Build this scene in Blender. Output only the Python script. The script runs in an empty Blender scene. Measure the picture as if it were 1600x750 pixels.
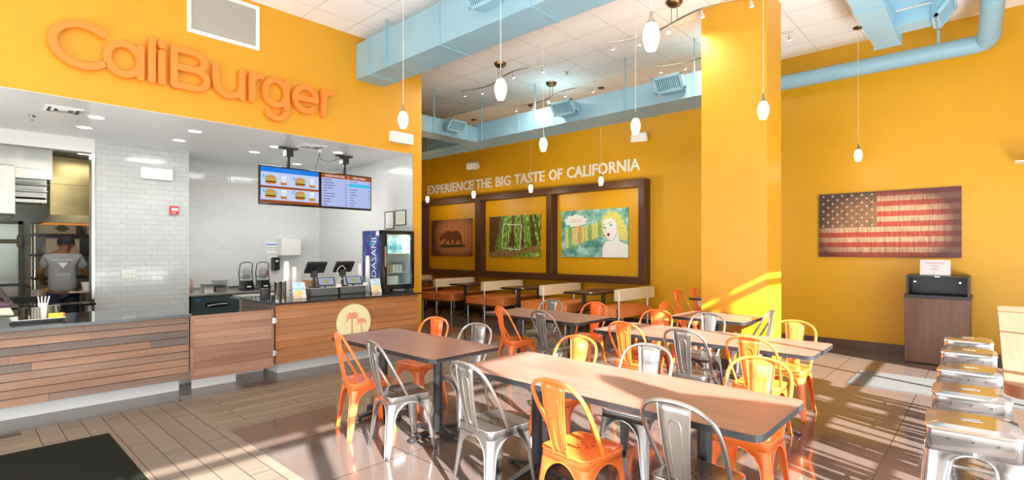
import bpy, bmesh, math, random
from mathutils import Vector, Matrix
random.seed(7)
D = bpy.data
COL = bpy.context.scene.collection
SC = bpy.context.scene
R = math.radians
PI = math.pi

# ------------------------------------------------------------------ camera
CAMH = 1.57
ang = math.atan(750 / 810)
cam = D.objects.new('camera', D.cameras.new('camera'))
COL.objects.link(cam)
cam.location = (0, 0, CAMH)
cam.rotation_euler = (R(90), 0, ang - R(90))
cam.data.sensor_width = 36
cam.data.lens = 810 / 1600 * 36
cam.data.shift_y = 15 / 1600
cam.data.clip_start = 0.02
SC.camera = cam
SC.view_settings.view_transform = 'Standard'
SC.view_settings.look = 'None'
SC.view_settings.gamma = 1
SC.view_settings.use_curve_mapping = False
SC.view_settings.exposure = 0.18
cy = SC.cycles
cy.use_denoising = True
cy.max_bounces = 8
cy.diffuse_bounces = 5
cy.glossy_bounces = 4
cy.transmission_bounces = 6
cy.transparent_max_bounces = 8
cy.sample_clamp_indirect = 6
cy.caustics_reflective = False
cy.caustics_refractive = False

# ------------------------------------------------------------------ world and lights
w = D.worlds.new('daylight'); SC.world = w; w.use_nodes = True
nt = w.node_tree; nt.nodes.clear()
bg = nt.nodes.new('ShaderNodeBackground'); wo = nt.nodes.new('ShaderNodeOutputWorld')
bg.inputs[0].default_value = (0.86, 0.93, 1.0, 1); bg.inputs[1].default_value = 1.7
nt.links.new(bg.outputs[0], wo.inputs[0])

def light(name, kind, loc, direction, energy, color=(1, 1, 1), size=None, size_y=None, angle=None):
    l = D.lights.new(name, kind); l.energy = energy; l.color = color
    o = D.objects.new(name, l); COL.objects.link(o); o.location = loc
    o.rotation_euler = Vector(direction).to_track_quat('-Z', 'Y').to_euler()
    if kind == 'AREA':
        l.shape = 'RECTANGLE'; l.size = size; l.size_y = size_y or size
    if kind == 'SUN':
        l.angle = angle
    return o
SUN = Vector((0.342, 0.94, -0.517))
light('sun', 'SUN', (0, -8, 8), SUN, 35, (1.0, 0.905, 0.87), angle=R(0.6))
light('window_daylight', 'AREA', (2.8, -1.42, 1.75), (0, 1, 0.3), 20, (0.93, 0.97, 1.0), 10.5, 2.9)
light('ceiling_fill', 'AREA', (2.8, -1.44, .6), (0, .7, 1), 430, (0.93, 0.97, 1.0), 10.3, .9)  # added upward fill lamp in the window plane, brightens the ceiling
light('window_daylight', 'AREA', (-2.9, 2.9, 1.75), (1, 0, 0.3), 90, (0.95, 0.98, 1.0), 8.4, 2.9)
light('ceiling_fill', 'AREA', (-2.92, 2.9, .6), (.8, 0, 1), 320, (0.93, 0.97, 1.0), 8.2, .9)  # second added fill lamp, aimed up from the other window plane

# ------------------------------------------------------------------ helpers
def lin(c):
    if isinstance(c, str):
        c = [int(c[i:i + 2], 16) / 255 for i in (0, 2, 4)]
        return tuple(((x + 0.055) / 1.055) ** 2.4 if x > 0.04045 else x / 12.92 for x in c)
    return tuple(c)

def M(name, col, rough=0.5, metal=0.0, emit=0.0, coat=0.0, spec=0.5, trans=0.0, noise=None):
    m = D.materials.new(name); m.use_nodes = True
    n = m.node_tree.nodes; L = m.node_tree.links; b = n['Principled BSDF']
    c = lin(col) + (1,)
    b.inputs['Base Color'].default_value = c
    b.inputs['Roughness'].default_value = rough
    b.inputs['Metallic'].default_value = metal
    b.inputs['Coat Weight'].default_value = coat
    b.inputs['Coat Roughness'].default_value = 0.06
    b.inputs['Specular IOR Level'].default_value = spec
    b.inputs['Transmission Weight'].default_value = trans
    if emit:
        b.inputs['Emission Color'].default_value = c; b.inputs['Emission Strength'].default_value = emit
    if noise:   # (scale, amount): a little mottling so no surface is dead flat
        tc = n.new('ShaderNodeTexCoord'); no = n.new('ShaderNodeTexNoise'); no.inputs['Scale'].default_value = noise[0]
        no.inputs['Detail'].default_value = 4
        mr = n.new('ShaderNodeMapRange'); mr.inputs[1].default_value = 0.3; mr.inputs[2].default_value = 0.7
        mr.inputs[3].default_value = 1 - noise[1]; mr.inputs[4].default_value = 1 + noise[1]
        mx = n.new('ShaderNodeMix'); mx.data_type = 'RGBA'; mx.blend_type = 'MULTIPLY'; mx.inputs[0].default_value = 1
        L.new(tc.outputs['Object'], no.inputs['Vector']); L.new(no.outputs[0], mr.inputs[0])
        mx.inputs[6].default_value = c; L.new(mr.outputs[0], mx.inputs[7]); L.new(mx.outputs[2], b.inputs['Base Color'])
    return m

def tex_nodes(m):
    n = m.node_tree.nodes; L = m.node_tree.links
    return n, L, n['Principled BSDF']

def mapped(n, L, scale=(1, 1, 1), rot=(0, 0, 0), loc=(0, 0, 0)):
    tc = n.new('ShaderNodeTexCoord'); mp = n.new('ShaderNodeMapping')
    mp.inputs['Scale'].default_value = scale; mp.inputs['Rotation'].default_value = rot; mp.inputs['Location'].default_value = loc
    L.new(tc.outputs['Object'], mp.inputs['Vector'])
    return mp

def wood(name, c1, c2, axis=0, rough=0.45, fine=60, coat=0.0):
    """long grain along axis (0 x, 1 y, 2 z) of object space"""
    m = M(name, c1, rough, coat=coat); n, L, b = tex_nodes(m)
    s = [fine, fine, fine]; s[axis] = fine * 0.035
    mp = mapped(n, L, tuple(s))
    no = n.new('ShaderNodeTexNoise'); no.inputs['Scale'].default_value = 1; no.inputs['Detail'].default_value = 6; no.inputs['Roughness'].default_value = .62
    s2 = [7, 7, 7]; s2[axis] = .9
    mp2 = mapped(n, L, tuple(s2)); no2 = n.new('ShaderNodeTexNoise'); no2.inputs['Scale'].default_value = 1; no2.inputs['Detail'].default_value = 3
    L.new(mp.outputs[0], no.inputs['Vector']); L.new(mp2.outputs[0], no2.inputs['Vector'])
    ad = n.new('ShaderNodeMath'); ad.operation = 'ADD'; L.new(no.outputs[0], ad.inputs[0]); L.new(no2.outputs[0], ad.inputs[1])
    cr = n.new('ShaderNodeValToRGB'); cr.color_ramp.elements[0].position = .38; cr.color_ramp.elements[1].position = .66
    hf = n.new('ShaderNodeMath'); hf.operation = 'MULTIPLY'; hf.inputs[1].default_value = .5; L.new(ad.outputs[0], hf.inputs[0])
    cr.color_ramp.elements[0].color = lin(c2) + (1,); cr.color_ramp.elements[1].color = lin(c1) + (1,)
    L.new(hf.outputs[0], cr.inputs[0]); L.new(cr.outputs[0], b.inputs['Base Color'])
    return m

def brick(name, c1, c2, mortar, bw, rh, msize, rough, rot=(0, 0, 0), loc=(0, 0, 0), offset=.5, bump=0.0, mrough=None, grain=None, spec=.5, noise=0):
    m = M(name, c1, rough, spec=spec); n, L, b = tex_nodes(m)
    mp = mapped(n, L, (1, 1, 1), rot, loc)
    br = n.new('ShaderNodeTexBrick'); br.offset = offset; br.squash = 1
    br.inputs['Scale'].default_value = 1; br.inputs['Brick Width'].default_value = bw; br.inputs['Row Height'].default_value = rh
    br.inputs['Mortar Size'].default_value = msize; br.inputs['Mortar Smooth'].default_value = .1; br.inputs['Bias'].default_value = 0
    br.inputs['Color1'].default_value = lin(c1) + (1,); br.inputs['Color2'].default_value = lin(c2) + (1,); br.inputs['Mortar'].default_value = lin(mortar) + (1,)
    L.new(mp.outputs[0], br.inputs['Vector'])
    out = br.outputs[0]
    if grain:
        mp2 = mapped(n, L, grain, rot); no = n.new('ShaderNodeTexNoise'); no.inputs['Scale'].default_value = 1; no.inputs['Detail'].default_value = 5
        L.new(mp2.outputs[0], no.inputs['Vector'])
        mr = n.new('ShaderNodeMapRange'); mr.inputs[1].default_value = .3; mr.inputs[2].default_value = .7
        mr.inputs[3].default_value = 1 - noise; mr.inputs[4].default_value = 1 + noise
        mx = n.new('ShaderNodeMix'); mx.data_type = 'RGBA'; mx.blend_type = 'MULTIPLY'; mx.inputs[0].default_value = 1
        L.new(no.outputs[0], mr.inputs[0]); L.new(out, mx.inputs[6]); L.new(mr.outputs[0], mx.inputs[7]); out = mx.outputs[2]
    L.new(out, b.inputs['Base Color'])
    if bump:
        bp = n.new('ShaderNodeBump'); bp.inputs['Strength'].default_value = bump; bp.inputs['Distance'].default_value = .004; bp.invert = True
        L.new(br.outputs['Fac'], bp.inputs['Height']); L.new(bp.outputs[0], b.inputs['Normal'])
    if mrough is not None:
        mr = n.new('ShaderNodeMapRange'); mr.inputs[3].default_value = rough; mr.inputs[4].default_value = mrough
        L.new(br.outputs['Fac'], mr.inputs[0]); L.new(mr.outputs[0], b.inputs['Roughness'])
    return m

class MB:
    """collects shapes for ONE mesh"""
    def __init__(s):
        s.v = []; s.f = []; s.m = []
    def add(s, vs, fs, m=0):
        o = len(s.v); s.v += [tuple(p) for p in vs]; s.f += [tuple(i + o for i in f) for f in fs]; s.m += [m] * len(fs)
        return s
    def box(s, x0, x1, y0, y1, z0, z1, m=0):
        if x0 > x1: x0, x1 = x1, x0
        if y0 > y1: y0, y1 = y1, y0
        if z0 > z1: z0, z1 = z1, z0
        vs = [(x, y, z) for z in (z0, z1) for y in (y0, y1) for x in (x0, x1)]
        return s.add(vs, [(0, 2, 3, 1), (4, 5, 7, 6), (0, 1, 5, 4), (2, 6, 7, 3), (0, 4, 6, 2), (1, 3, 7, 5)], m)
    def hexa(s, pts, m=0):
        return s.add(pts, [(0, 2, 3, 1), (4, 5, 7, 6), (0, 1, 5, 4), (2, 6, 7, 3), (0, 4, 6, 2), (1, 3, 7, 5)], m)
    def tube(s, path, r, n=8, m=0, cap=True, close=False):
        path = [Vector(p) for p in path]; N = len(path)
        rs = r if isinstance(r, (list, tuple)) else [r] * N
        prev = None; vs = []
        for i, p in enumerate(path):
            a = path[(i - 1) % N] if (i > 0 or close) else p; b = path[(i + 1) % N] if (i < N - 1 or close) else p
            t = (b - a).normalized()
            if prev is None:
                u = t.orthogonal().normalized()
            else:
                u = prev - t * prev.dot(t)
                u = u.normalized() if u.length > 1e-6 else t.orthogonal().normalized()
            prev = u; v = t.cross(u)
            for k in range(n):
                a_ = 2 * PI * k / n
                vs.append(p + (u * math.cos(a_) + v * math.sin(a_)) * rs[i])
        fs = []
        for i in range(N if close else N - 1):
            j = (i + 1) % N
            for k in range(n):
                fs.append((i * n + k, i * n + (k + 1) % n, j * n + (k + 1) % n, j * n + k))
        if cap and not close:
            fs.append(tuple(reversed(range(n)))); fs.append(tuple((N - 1) * n + k for k in range(n)))
        return s.add(vs, fs, m)
    def cyl(s, p0, p1, r0, r1=None, n=20, m=0):
        return s.tube([p0, p1], [r0, r0 if r1 is None else r1], n, m)
    def lathe(s, prof, c=(0, 0, 0), n=24, m=0, axis='z'):
        vs = []; c = Vector(c)
        for r, z in prof:
            for k in range(n):
                a = 2 * PI * k / n; p = Vector((r * math.cos(a), r * math.sin(a), z))
                if axis == 'y': p = Vector((p.x, p.z, p.y))
                if axis == 'x': p = Vector((p.z, p.x, p.y))
                vs.append(c + p)
        fs = [(i * n + k, i * n + (k + 1) % n, (i + 1) * n + (k + 1) % n, (i + 1) * n + k) for i in range(len(prof) - 1) for k in range(n)]
        fs.append(tuple(reversed(range(n)))); fs.append(tuple((len(prof) - 1) * n + k for k in range(n)))
        return s.add(vs, fs, m)
    def prism(s, poly, fr, d0, d1, m=0, mside=None):
        """poly: 2d points; fr(a,b,d) -> 3d"""
        n = len(poly)
        vs = [fr(a, b, d0) for a, b in poly] + [fr(a, b, d1) for a, b in poly]
        s.add(vs, [tuple(range(n)), tuple(reversed(range(n, 2 * n)))], m)
        return s.add(vs, [(i, i + n, (i + 1) % n + n, (i + 1) % n) for i in range(n)], m if mside is None else mside)
    def rbox(s, x0, x1, y0, y1, z0, z1, r=.02, m=0, mside=None, seg=5):
        """box with corners rounded seen from above"""
        return s.prism(rrect(x0, x1, y0, y1, r, seg), lambda a, b, d: (a, b, d), z0, z1, m, mside)
    def stroke(s, pts, wd, fr, d0, d1, m=0, close=False):
        """flat ribbon letter stroke with round ends, extruded"""
        P = [Vector(p) for p in pts]; N = len(P); Lp = []; Rp = []
        for i in range(N):
            a = P[(i - 1) % N] if (i > 0 or close) else P[i]; b = P[(i + 1) % N] if (i < N - 1 or close) else P[i]
            t = (b - a).normalized(); nn = Vector((-t.y, t.x))
            Lp.append(P[i] + nn * wd / 2); Rp.append(P[i] - nn * wd / 2)
        if close:
            vs = []; 
            for i in range(N):
                vs += [fr(*Lp[i], d0), fr(*Rp[i], d0), fr(*Lp[i], d1), fr(*Rp[i], d1)]
            fs = []
            for i in range(N):
                a = 4 * i; b = 4 * ((i + 1) % N)
                fs += [(a, a + 1, b + 1, b), (a + 2, b + 2, b + 3, a + 3), (a, b, b + 2, a + 2), (a + 1, a + 3, b + 3, b + 1)]
            return s.add(vs, fs, m)
        def cap(c, frm, sgn):
            o = []
            a0 = math.atan2((frm - c).y, (frm - c).x)
            for k in range(1, 6):
                a = a0 - PI * k / 6
                o.append(c + Vector((math.cos(a), math.sin(a))) * wd / 2)
            return o
        for i in range(N - 1):
            q = [Lp[i], Lp[i + 1], Rp[i + 1], Rp[i]]
            vs = [fr(*p, d0) for p in q] + [fr(*p, d1) for p in q]
            s.add(vs, [(0, 1, 2, 3), (7, 6, 5, 4), (0, 4, 5, 1), (2, 6, 7, 3)], m)
        for c, frm in ((P[-1], Lp[-1]), (P[0], Rp[0])):
            arc = [frm] + cap(c, frm, 1) + [2 * c - frm]
            s.prism([tuple(p) for p in arc], fr, d0, d1, m)
        return s
    def build(s, name, mats, parent=None, smooth=35, bevel=0, origin=None, solid=0, seg=2, auto_origin=False):
        me = D.meshes.new(name)
        off = Vector((0, 0, 0))
        if origin is not None: off = Vector(origin)
        elif parent is not None and parent.get('_world'):
            off = parent.location.copy()
            if parent.parent is not None: off = Vector(parent['_world_loc']) if '_world_loc' in parent else off
        elif parent is None:
            xs = [p[0] for p in s.v]; ys = [p[1] for p in s.v]; zs = [p[2] for p in s.v]
            off = Vector(((min(xs) + max(xs)) / 2, (min(ys) + max(ys)) / 2, min(zs)))
            if s.__dict__.get('keep'): off = Vector((0, 0, 0))
        me.from_pydata([tuple(Vector(p) - off) for p in s.v], [], s.f)
        bm = bmesh.new(); bm.from_mesh(me); bmesh.ops.recalc_face_normals(bm, faces=bm.faces); bm.to_mesh(me); bm.free()
        if not isinstance(mats, (list, tuple)): mats = [mats]
        for mt in mats: me.materials.append(mt)
        if len(mats) > 1: me.polygons.foreach_set('material_index', s.m)
        if smooth:
            me.polygons.foreach_set('use_smooth', [True] * len(me.polygons))
            me.set_sharp_from_angle(angle=R(smooth))
        me.update()
        o = D.objects.new(name, me); COL.objects.link(o)
        if parent is None: o.location = off
        else: o.parent = parent
        if solid:
            md = o.modifiers.new('thickness', 'SOLIDIFY'); md.thickness = solid; md.offset = 0
        if bevel:
            md = o.modifiers.new('bevel', 'BEVEL'); md.width = bevel; md.segments = seg; md.limit_method = 'ANGLE'; md.angle_limit = R(40)
        return o

def rrect(x0, x1, y0, y1, r, seg=5):
    if x0 > x1: x0, x1 = x1, x0
    if y0 > y1: y0, y1 = y1, y0
    o = []
    for cx, cy_, a0 in ((x1 - r, y0 + r, -90), (x1 - r, y1 - r, 0), (x0 + r, y1 - r, 90), (x0 + r, y0 + r, 180)):
        for k in range(seg + 1):
            a = R(a0 + 90 * k / seg); o.append((cx + r * math.cos(a), cy_ + r * math.sin(a)))
    return o
def arc(cx, cy_, rx, ry, a0, a1, n=24):
    return [(cx + rx * math.cos(R(a0 + (a1 - a0) * k / n)), cy_ + ry * math.sin(R(a0 + (a1 - a0) * k / n))) for k in range(n + 1)]
def catmull(P, n=5):
    P = [Vector(p) for p in P]; Q = [P[0] * 2 - P[1]] + P + [P[-1] * 2 - P[-2]]; o = []
    for i in range(1, len(Q) - 2):
        for k in range(n):
            t = k / n; a, b, c, d = Q[i - 1], Q[i], Q[i + 1], Q[i + 2]
            o.append(.5 * ((2 * b) + (c - a) * t + (2 * a - 5 * b + 4 * c - d) * t * t + (3 * b - a - 3 * c + d) * t ** 3))
    o.append(P[-1]); return o

def tag(o, label=None, cat=None, group=None, kind=None):
    if label: o['label'] = label
    if cat: o['category'] = cat
    if group: o['group'] = group
    if kind: o['kind'] = kind
    return o
def thing(name, label, cat, loc=(0, 0, 0), rotz=0, group=None, world=False):
    o = D.objects.new(name, None); COL.objects.link(o); o.location = loc; o.rotation_euler = (0, 0, rotz)
    o.empty_display_size = .1
    tag(o, label, cat, group)
    if world: o['_world'] = 1       # its parts are written in world coordinates
    return o
def wpart(mb, name, mats, parent, **k):
    """a part (or sub-part) written in world coordinates below an unrotated thing"""
    p = parent; off = Vector((0, 0, 0))
    while p is not None: off += p.location; p = p.parent
    return mb.build(name, mats, parent, origin=off, **k)
def struct(mb, name, mats, **k):
    o = mb.build(name, mats, None, origin=(0, 0, 0), **k); o.location = (0, 0, 0)
    return tag(o, kind='structure')
KIDS = {}
def copy_tree(src, label, loc, rotz=0, group=None):
    r = src.copy(); COL.objects.link(r); r.location = loc; r.rotation_euler = (0, 0, rotz); r['label'] = label
    if group: r['group'] = group
    for ch in kids(src):
        c = ch.copy(); COL.objects.link(c); c.parent = r
        for g in kids(ch):
            d = g.copy(); COL.objects.link(d); d.parent = c
    return r
def kids(o):
    k = o.name
    if k not in KIDS: KIDS[k] = list(o.children)
    return KIDS[k]

def text_mb(txt, size, fr, d0, d1, mb=None, m=0, align='LEFT', width=None, bold=0):
    """lettering in Blender's own sans-serif face, laid out by fr(a,b,d)"""
    cu = D.curves.new('t', 'FONT'); cu.body = txt; cu.size = size; cu.align_x = align; cu.resolution_u = 2; cu.offset = bold * size
    ob = D.objects.new('t', cu); COL.objects.link(ob)
    dg = bpy.context.evaluated_depsgraph_get(); me = D.meshes.new_from_object(ob.evaluated_get(dg))
    vs = [v.co.copy() for v in me.vertices]; fs = [tuple(p.vertices) for p in me.polygons]
    D.objects.remove(ob); D.curves.remove(cu); D.meshes.remove(me)
    if mb is None: mb = MB()
    if not vs: return mb
    if width:
        xs = [v.x for v in vs]; k = width / (max(xs) - min(xs)); x0 = min(xs)
        for v in vs: v.x = (v.x - x0) * k
    n = len(vs)
    ed = {}
    for f in fs:
        for i in range(len(f)):
            a, b = f[i], f[(i + 1) % len(f)]; ed[(a, b)] = 1
    rim = [(a, b) for (a, b) in ed if (b, a) not in ed]
    V = [fr(v.x, v.y, d0) for v in vs] + [fr(v.x, v.y, d1) for v in vs]
    F = [tuple(i + n for i in f) for f in fs]
    if abs(d1 - d0) > 1e-5:
        F += [(a, b, b + n, a + n) for a, b in rim]
        F += [tuple(reversed(f)) for f in fs]
    mb.add(V, F, m)
    return mb
def FY(y, x0=0, z0=0):      # on a wall facing the dining room (-Y): a -> +X, b -> Z, d out of the wall
    return lambda a, b, d: (x0 + a, y - d, z0 + b)
def FX(x, y0=0, z0=0):      # on a wall facing -X: a -> -Y, b -> Z, d out of the wall
    return lambda a, b, d: (x - d, y0 - a, z0 + b)
def FXp(x, y0=0, z0=0):
    return lambda a, b, d: (x - d, a + y0, z0 + b)

# ------------------------------------------------------------------ materials
m_yellow = M('yellow_paint', (0.64, 0.318, 0.012), .42, noise=(3, .02))
m_yellow_back = M('ochre_paint', (0.66, 0.345, 0.004), .45, noise=(3, .02))
m_white_paint = M('white_paint', (0.70, 0.71, 0.69), .5)
m_white_gloss = M('white_panel', (0.82, 0.83, 0.82), .28)
m_ceiling = brick('ceiling_tiles', (0.93, 0.93, 0.92), (0.94, 0.94, 0.93), (0.72, 0.71, 0.69), .64, .655, .009, .75, loc=(-.12, -.12, 0), offset=0,
                  bump=.3, grain=(40, 40, 40), noise=.04)
m_floor = brick('polished_brown_tile', (0.112, 0.086, 0.076), (0.128, 0.10, 0.088), (0.03, 0.018, 0.012), .9, .9, .004, .09, loc=(.31, .3, 0), offset=0,
                bump=.1, grain=(120, 120, 120), noise=.14, spec=.62)
m_plank_x = brick('grey_brown_planks', (0.225, 0.185, 0.14), (0.165, 0.132, 0.097), (0.05, 0.035, 0.025), .92, .1455, .0035, .3, loc=(0, .03, 0), offset=.37,
                  grain=(3, 46, 20), noise=.2, mrough=.6)
m_plank_y = brick('grey_brown_planks_lengthways', (0.215, 0.18, 0.14), (0.165, 0.133, 0.10), (0.05, 0.02, 0.012), .92, .1514, .0035, .3, rot=(0, 0, R(90)), loc=(.1, -.04, 0), offset=.37,
                  grain=(3, 46, 20), noise=.2, mrough=.6)
m_subway_dim = brick('white_subway_tile_dim', (0.45, 0.485, 0.48), (0.49, 0.52, 0.515), (0.35, 0.37, 0.37), .155, .078, .003, .1, rot=(R(-90), 0, 0), bump=.6, mrough=.5)  # tile colour darkened so the wall's dimmer light sits in it
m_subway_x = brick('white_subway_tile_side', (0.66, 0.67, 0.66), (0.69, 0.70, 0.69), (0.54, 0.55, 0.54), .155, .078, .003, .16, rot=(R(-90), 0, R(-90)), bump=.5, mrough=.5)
m_dark_base = M('brown_baseboard', (0.10, 0.055, 0.04), .3, noise=(20, .2))
m_black = M('black_metal', (0.018, 0.019, 0.022), .35, noise=(40, .2))
m_black_gloss = M('black_gloss', (0.012, 0.013, 0.015), .08)
m_black_pl = M('black_plastic', (0.02, 0.02, 0.022), .4)
m_steel = M('stainless_steel', (0.60, 0.60, 0.58), .28, 1.0, noise=(4, .06))
m_steel_dull = M('brushed_stainless', (0.50, 0.51, 0.48), .42, 1.0, noise=(5, .1))
m_chrome = M('chrome', (0.78, 0.79, 0.80), .14, 1.0)
m_grey_metal = M('gunmetal_steel', (0.40, 0.40, 0.39), .34, .95, coat=.3, noise=(9, .06))
m_bright_metal = M('galvanised_bright_steel', (0.62, 0.63, 0.63), .17, .88, noise=(6, .08))
m_orange_metal = M('orange_lacquer', (1.0, 0.20, 0.034), .24, coat=.6, noise=(12, .03))
m_blue_duct = M('pale_blue_duct', (0.26, 0.47, 0.59), .45, noise=(2.5, .06))
m_blue_dark = M('duct_grille_blue', (0.12, 0.34, 0.45), .5)
m_sign_o = M('orange_sign_letter', (1.0, 0.235, 0.03), .4)
m_white_let = M('white_lettering', (0.85, 0.84, 0.80), .5)
m_beam = wood('dark_stained_wood', (0.105, 0.042, 0.018), (0.05, 0.02, 0.01), 1, .4)
m_beam_z = wood('dark_stained_post', (0.105, 0.042, 0.018), (0.05, 0.02, 0.01), 2, .4)
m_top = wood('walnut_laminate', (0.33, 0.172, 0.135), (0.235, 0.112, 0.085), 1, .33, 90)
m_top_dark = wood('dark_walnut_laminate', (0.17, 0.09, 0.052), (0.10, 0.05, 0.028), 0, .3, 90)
m_top_light = wood('light_laminate', (0.38, 0.225, 0.18), (0.30, 0.17, 0.13), 0, .32, 70)
m_edge = M('black_table_edge', (0.022, 0.023, 0.026), .35)
m_edge_brown = M('brown_table_edge', (0.20, 0.07, 0.03), .35)
m_clad = [wood('cedar_board_a', (0.34, 0.205, 0.145), (0.21, 0.12, 0.08), 0, .45, 40), wood('cedar_board_b', (0.28, 0.185, 0.138), (0.18, 0.11, 0.08), 0, .45, 40),
          wood('cedar_board_c', (0.185, 0.14, 0.12), (0.12, 0.085, 0.07), 0, .45, 40), wood('cedar_board_d', (0.39, 0.225, 0.14), (0.25, 0.13, 0.077), 0, .45, 40)]
m_clad_r = [wood('amber_board_a', (0.50, 0.24, 0.105), (0.35, 0.15, 0.062), 0, .4, 30), wood('amber_board_b', (0.49, 0.21, 0.075), (0.35, 0.135, 0.045), 0, .4, 30),
            wood('amber_board_c', (0.53, 0.265, 0.12), (0.38, 0.17, 0.072), 0, .4, 30), wood('amber_board_d', (0.44, 0.20, 0.08), (0.31, 0.13, 0.05), 0, .4, 30)]
m_clad_g = [wood('gate_board_a', (0.42, 0.23, 0.155), (0.25, 0.125, 0.08), 0, .45, 34), wood('gate_board_b', (0.37, 0.20, 0.135), (0.22, 0.11, 0.07), 0, .45, 34),
            wood('gate_board_c', (0.48, 0.29, 0.205), (0.31, 0.165, 0.11), 0, .45, 34)]
m_stone = M('black_stone_worktop', (0.02, 0.024, 0.026), .06, noise=(60, .5))
m_stone_grey = M('grey_stone_edge', (0.12, 0.15, 0.16), .12)
m_mat_black = M('black_ribbed_mat', (0.011, 0.013, 0.010), .95, spec=.1, noise=(200, .5))
m_mat_grey = M('grey_speckled_mat', (0.12, 0.125, 0.125), .95, spec=.1, noise=(160, .5))
m_cream = M('cream_vinyl', (0.82, 0.75, 0.56), .42)
m_orange_vinyl = M('orange_vinyl', (0.86, 0.27, 0.07), .42)
m_walnut_v = wood('walnut_veneer', (0.17, 0.08, 0.047), (0.095, 0.042, 0.025), 2, .38, 30)
m_shade = M('lit_opal_glass', (1.0, 0.82, 0.62), .3, emit=1.25)
m_bulb = M('lit_spot', (1.0, 0.90, 0.76), .3, emit=7)
m_down = M('downlight_lens', (1.0, 0.96, 0.9), .3, emit=2.2)
m_nickel = M('brushed_nickel', (0.36, 0.32, 0.26), .32, 1.0)
m_bronze = M('aged_bronze', (0.20, 0.13, 0.06), .3, 1.0)
m_cord = M('pendant_cord', (0.62, 0.58, 0.50), .5)
m_white_pl = M('white_plastic', (0.80, 0.80, 0.77), .35)
m_paper = M('paper', (0.85, 0.85, 0.84), .7)
m_glass = M('clear_glass', (0.95, 0.97, 0.97), .02, trans=1.0)
m_pave = M('concrete_paving', (0.46, 0.43, 0.39), .9, noise=(2, .1))
def pane_mat(name, tint=(.96, .98, .97), refl=.06):
    m = D.materials.new(name); m.use_nodes = True; n = m.node_tree.nodes; L = m.node_tree.links; n.clear()
    t = n.new('ShaderNodeBsdfTransparent'); t.inputs[0].default_value = tint + (1,); g = n.new('ShaderNodeBsdfGlossy'); g.inputs['Roughness'].default_value = .02
    x = n.new('ShaderNodeMixShader'); x.inputs[0].default_value = refl; o = n.new('ShaderNodeOutputMaterial')
    L.new(t.outputs[0], x.inputs[1]); L.new(g.outputs[0], x.inputs[2]); L.new(x.outputs[0], o.inputs[0]); return m
m_pane = pane_mat('window_glass'); m_pane_fridge = pane_mat('cooler_door_glass', (.9, .95, .95), .08)

# ------------------------------------------------------------------ room shell
CZ = 4.82; SZ = 3.16; WY = 7.10; BX = 9.65; RY = -1.5; FX0 = -3.0; LY = 13.2
struct(MB().box(FX0, BX + .2, RY, LY, -.1, 0), 'floor', m_floor, smooth=0)
struct(MB().box(1.632, 7.6, 4.87, 6.18, 0, .0015), 'floor', m_plank_x, smooth=0)
struct(MB().box(.40, 1.632, 1.0, 6.16, 0, .0015), 'floor', m_plank_y, smooth=0)
struct(MB().box(-2.9, .40, 1.0, 6.02, 0, .0015), 'floor', m_plank_x, smooth=0)
struct(MB().box(FX0 - .2, BX + .2, RY - .2, WY + .15, CZ, CZ + .1).box(5.24, BX + .2, WY + .15, LY, CZ, CZ + .1), 'ceiling', m_ceiling, smooth=0)
struct(MB().box(BX, BX + .2, RY - .2, LY, -.1, CZ + .1), 'wall_back', m_yellow_back, smooth=0)
struct(MB().box(BX - .015, BX, RY, 5.0, 0, .145).box(BX - .015, BX, 5.0, LY, 0, .145), 'baseboard_back', m_dark_base, smooth=0)
struct(MB().box(5.41, BX + .2, LY, LY + .2, -.1, CZ + .1), 'wall_left', m_yellow_back, smooth=0)
# menu wall: the soffit band over the counter opening and the wall that ends it
struct(MB().box(FX0 - .2, 5.41, WY, WY + .15, SZ + .004, CZ), 'wall_menu', m_yellow, smooth=0)
struct(MB().box(5.24, 5.41, WY, WY + .02, 0, SZ + .003).box(5.401, 5.41, WY + .02, LY, 0, CZ), 'wall_side_end', m_yellow, smooth=0)
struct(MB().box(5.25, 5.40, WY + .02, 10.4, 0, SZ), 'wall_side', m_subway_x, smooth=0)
struct(MB().box(5.25, 5.40, WY + .15, LY, SZ, CZ), 'wall_side', m_white_paint, smooth=0)
struct(MB().box(FX0, 5.24, WY + .002, WY + .15, SZ, SZ + .0035).box(FX0, 5.25, WY + .151, 10.6, SZ, SZ + .12), 'ceiling', m_white_gloss, smooth=0)
# tiled wall with the kitchen opening
struct(MB().box(1.40, 2.60, 9.52, 9.70, 0, SZ), 'wall_tiled', m_subway_dim, smooth=0)
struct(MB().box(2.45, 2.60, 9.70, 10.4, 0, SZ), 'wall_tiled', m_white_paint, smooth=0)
struct(MB().box(FX0, 1.40, 9.52, 9.70, 2.965, SZ), 'wall_header', m_white_paint, smooth=0)
m_subway_lit = brick('white_subway_tile_lit', (0.68, 0.70, 0.685), (0.72, 0.735, 0.72), (0.60, 0.62, 0.61), .155, .078, .003, .1, rot=(R(-90), 0, 0), bump=.5, mrough=.5)  # lighter copy of the same tile, brighter light put into its colour
struct(MB().box(2.45, 5.40, 10.4, 10.6, 0, SZ), 'wall_counter_back', m_subway_lit, smooth=0)
struct(MB().box(1.365, 1.40, 9.50, 9.72, .86, 2.965), 'trim_1', m_steel, smooth=0)
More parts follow.
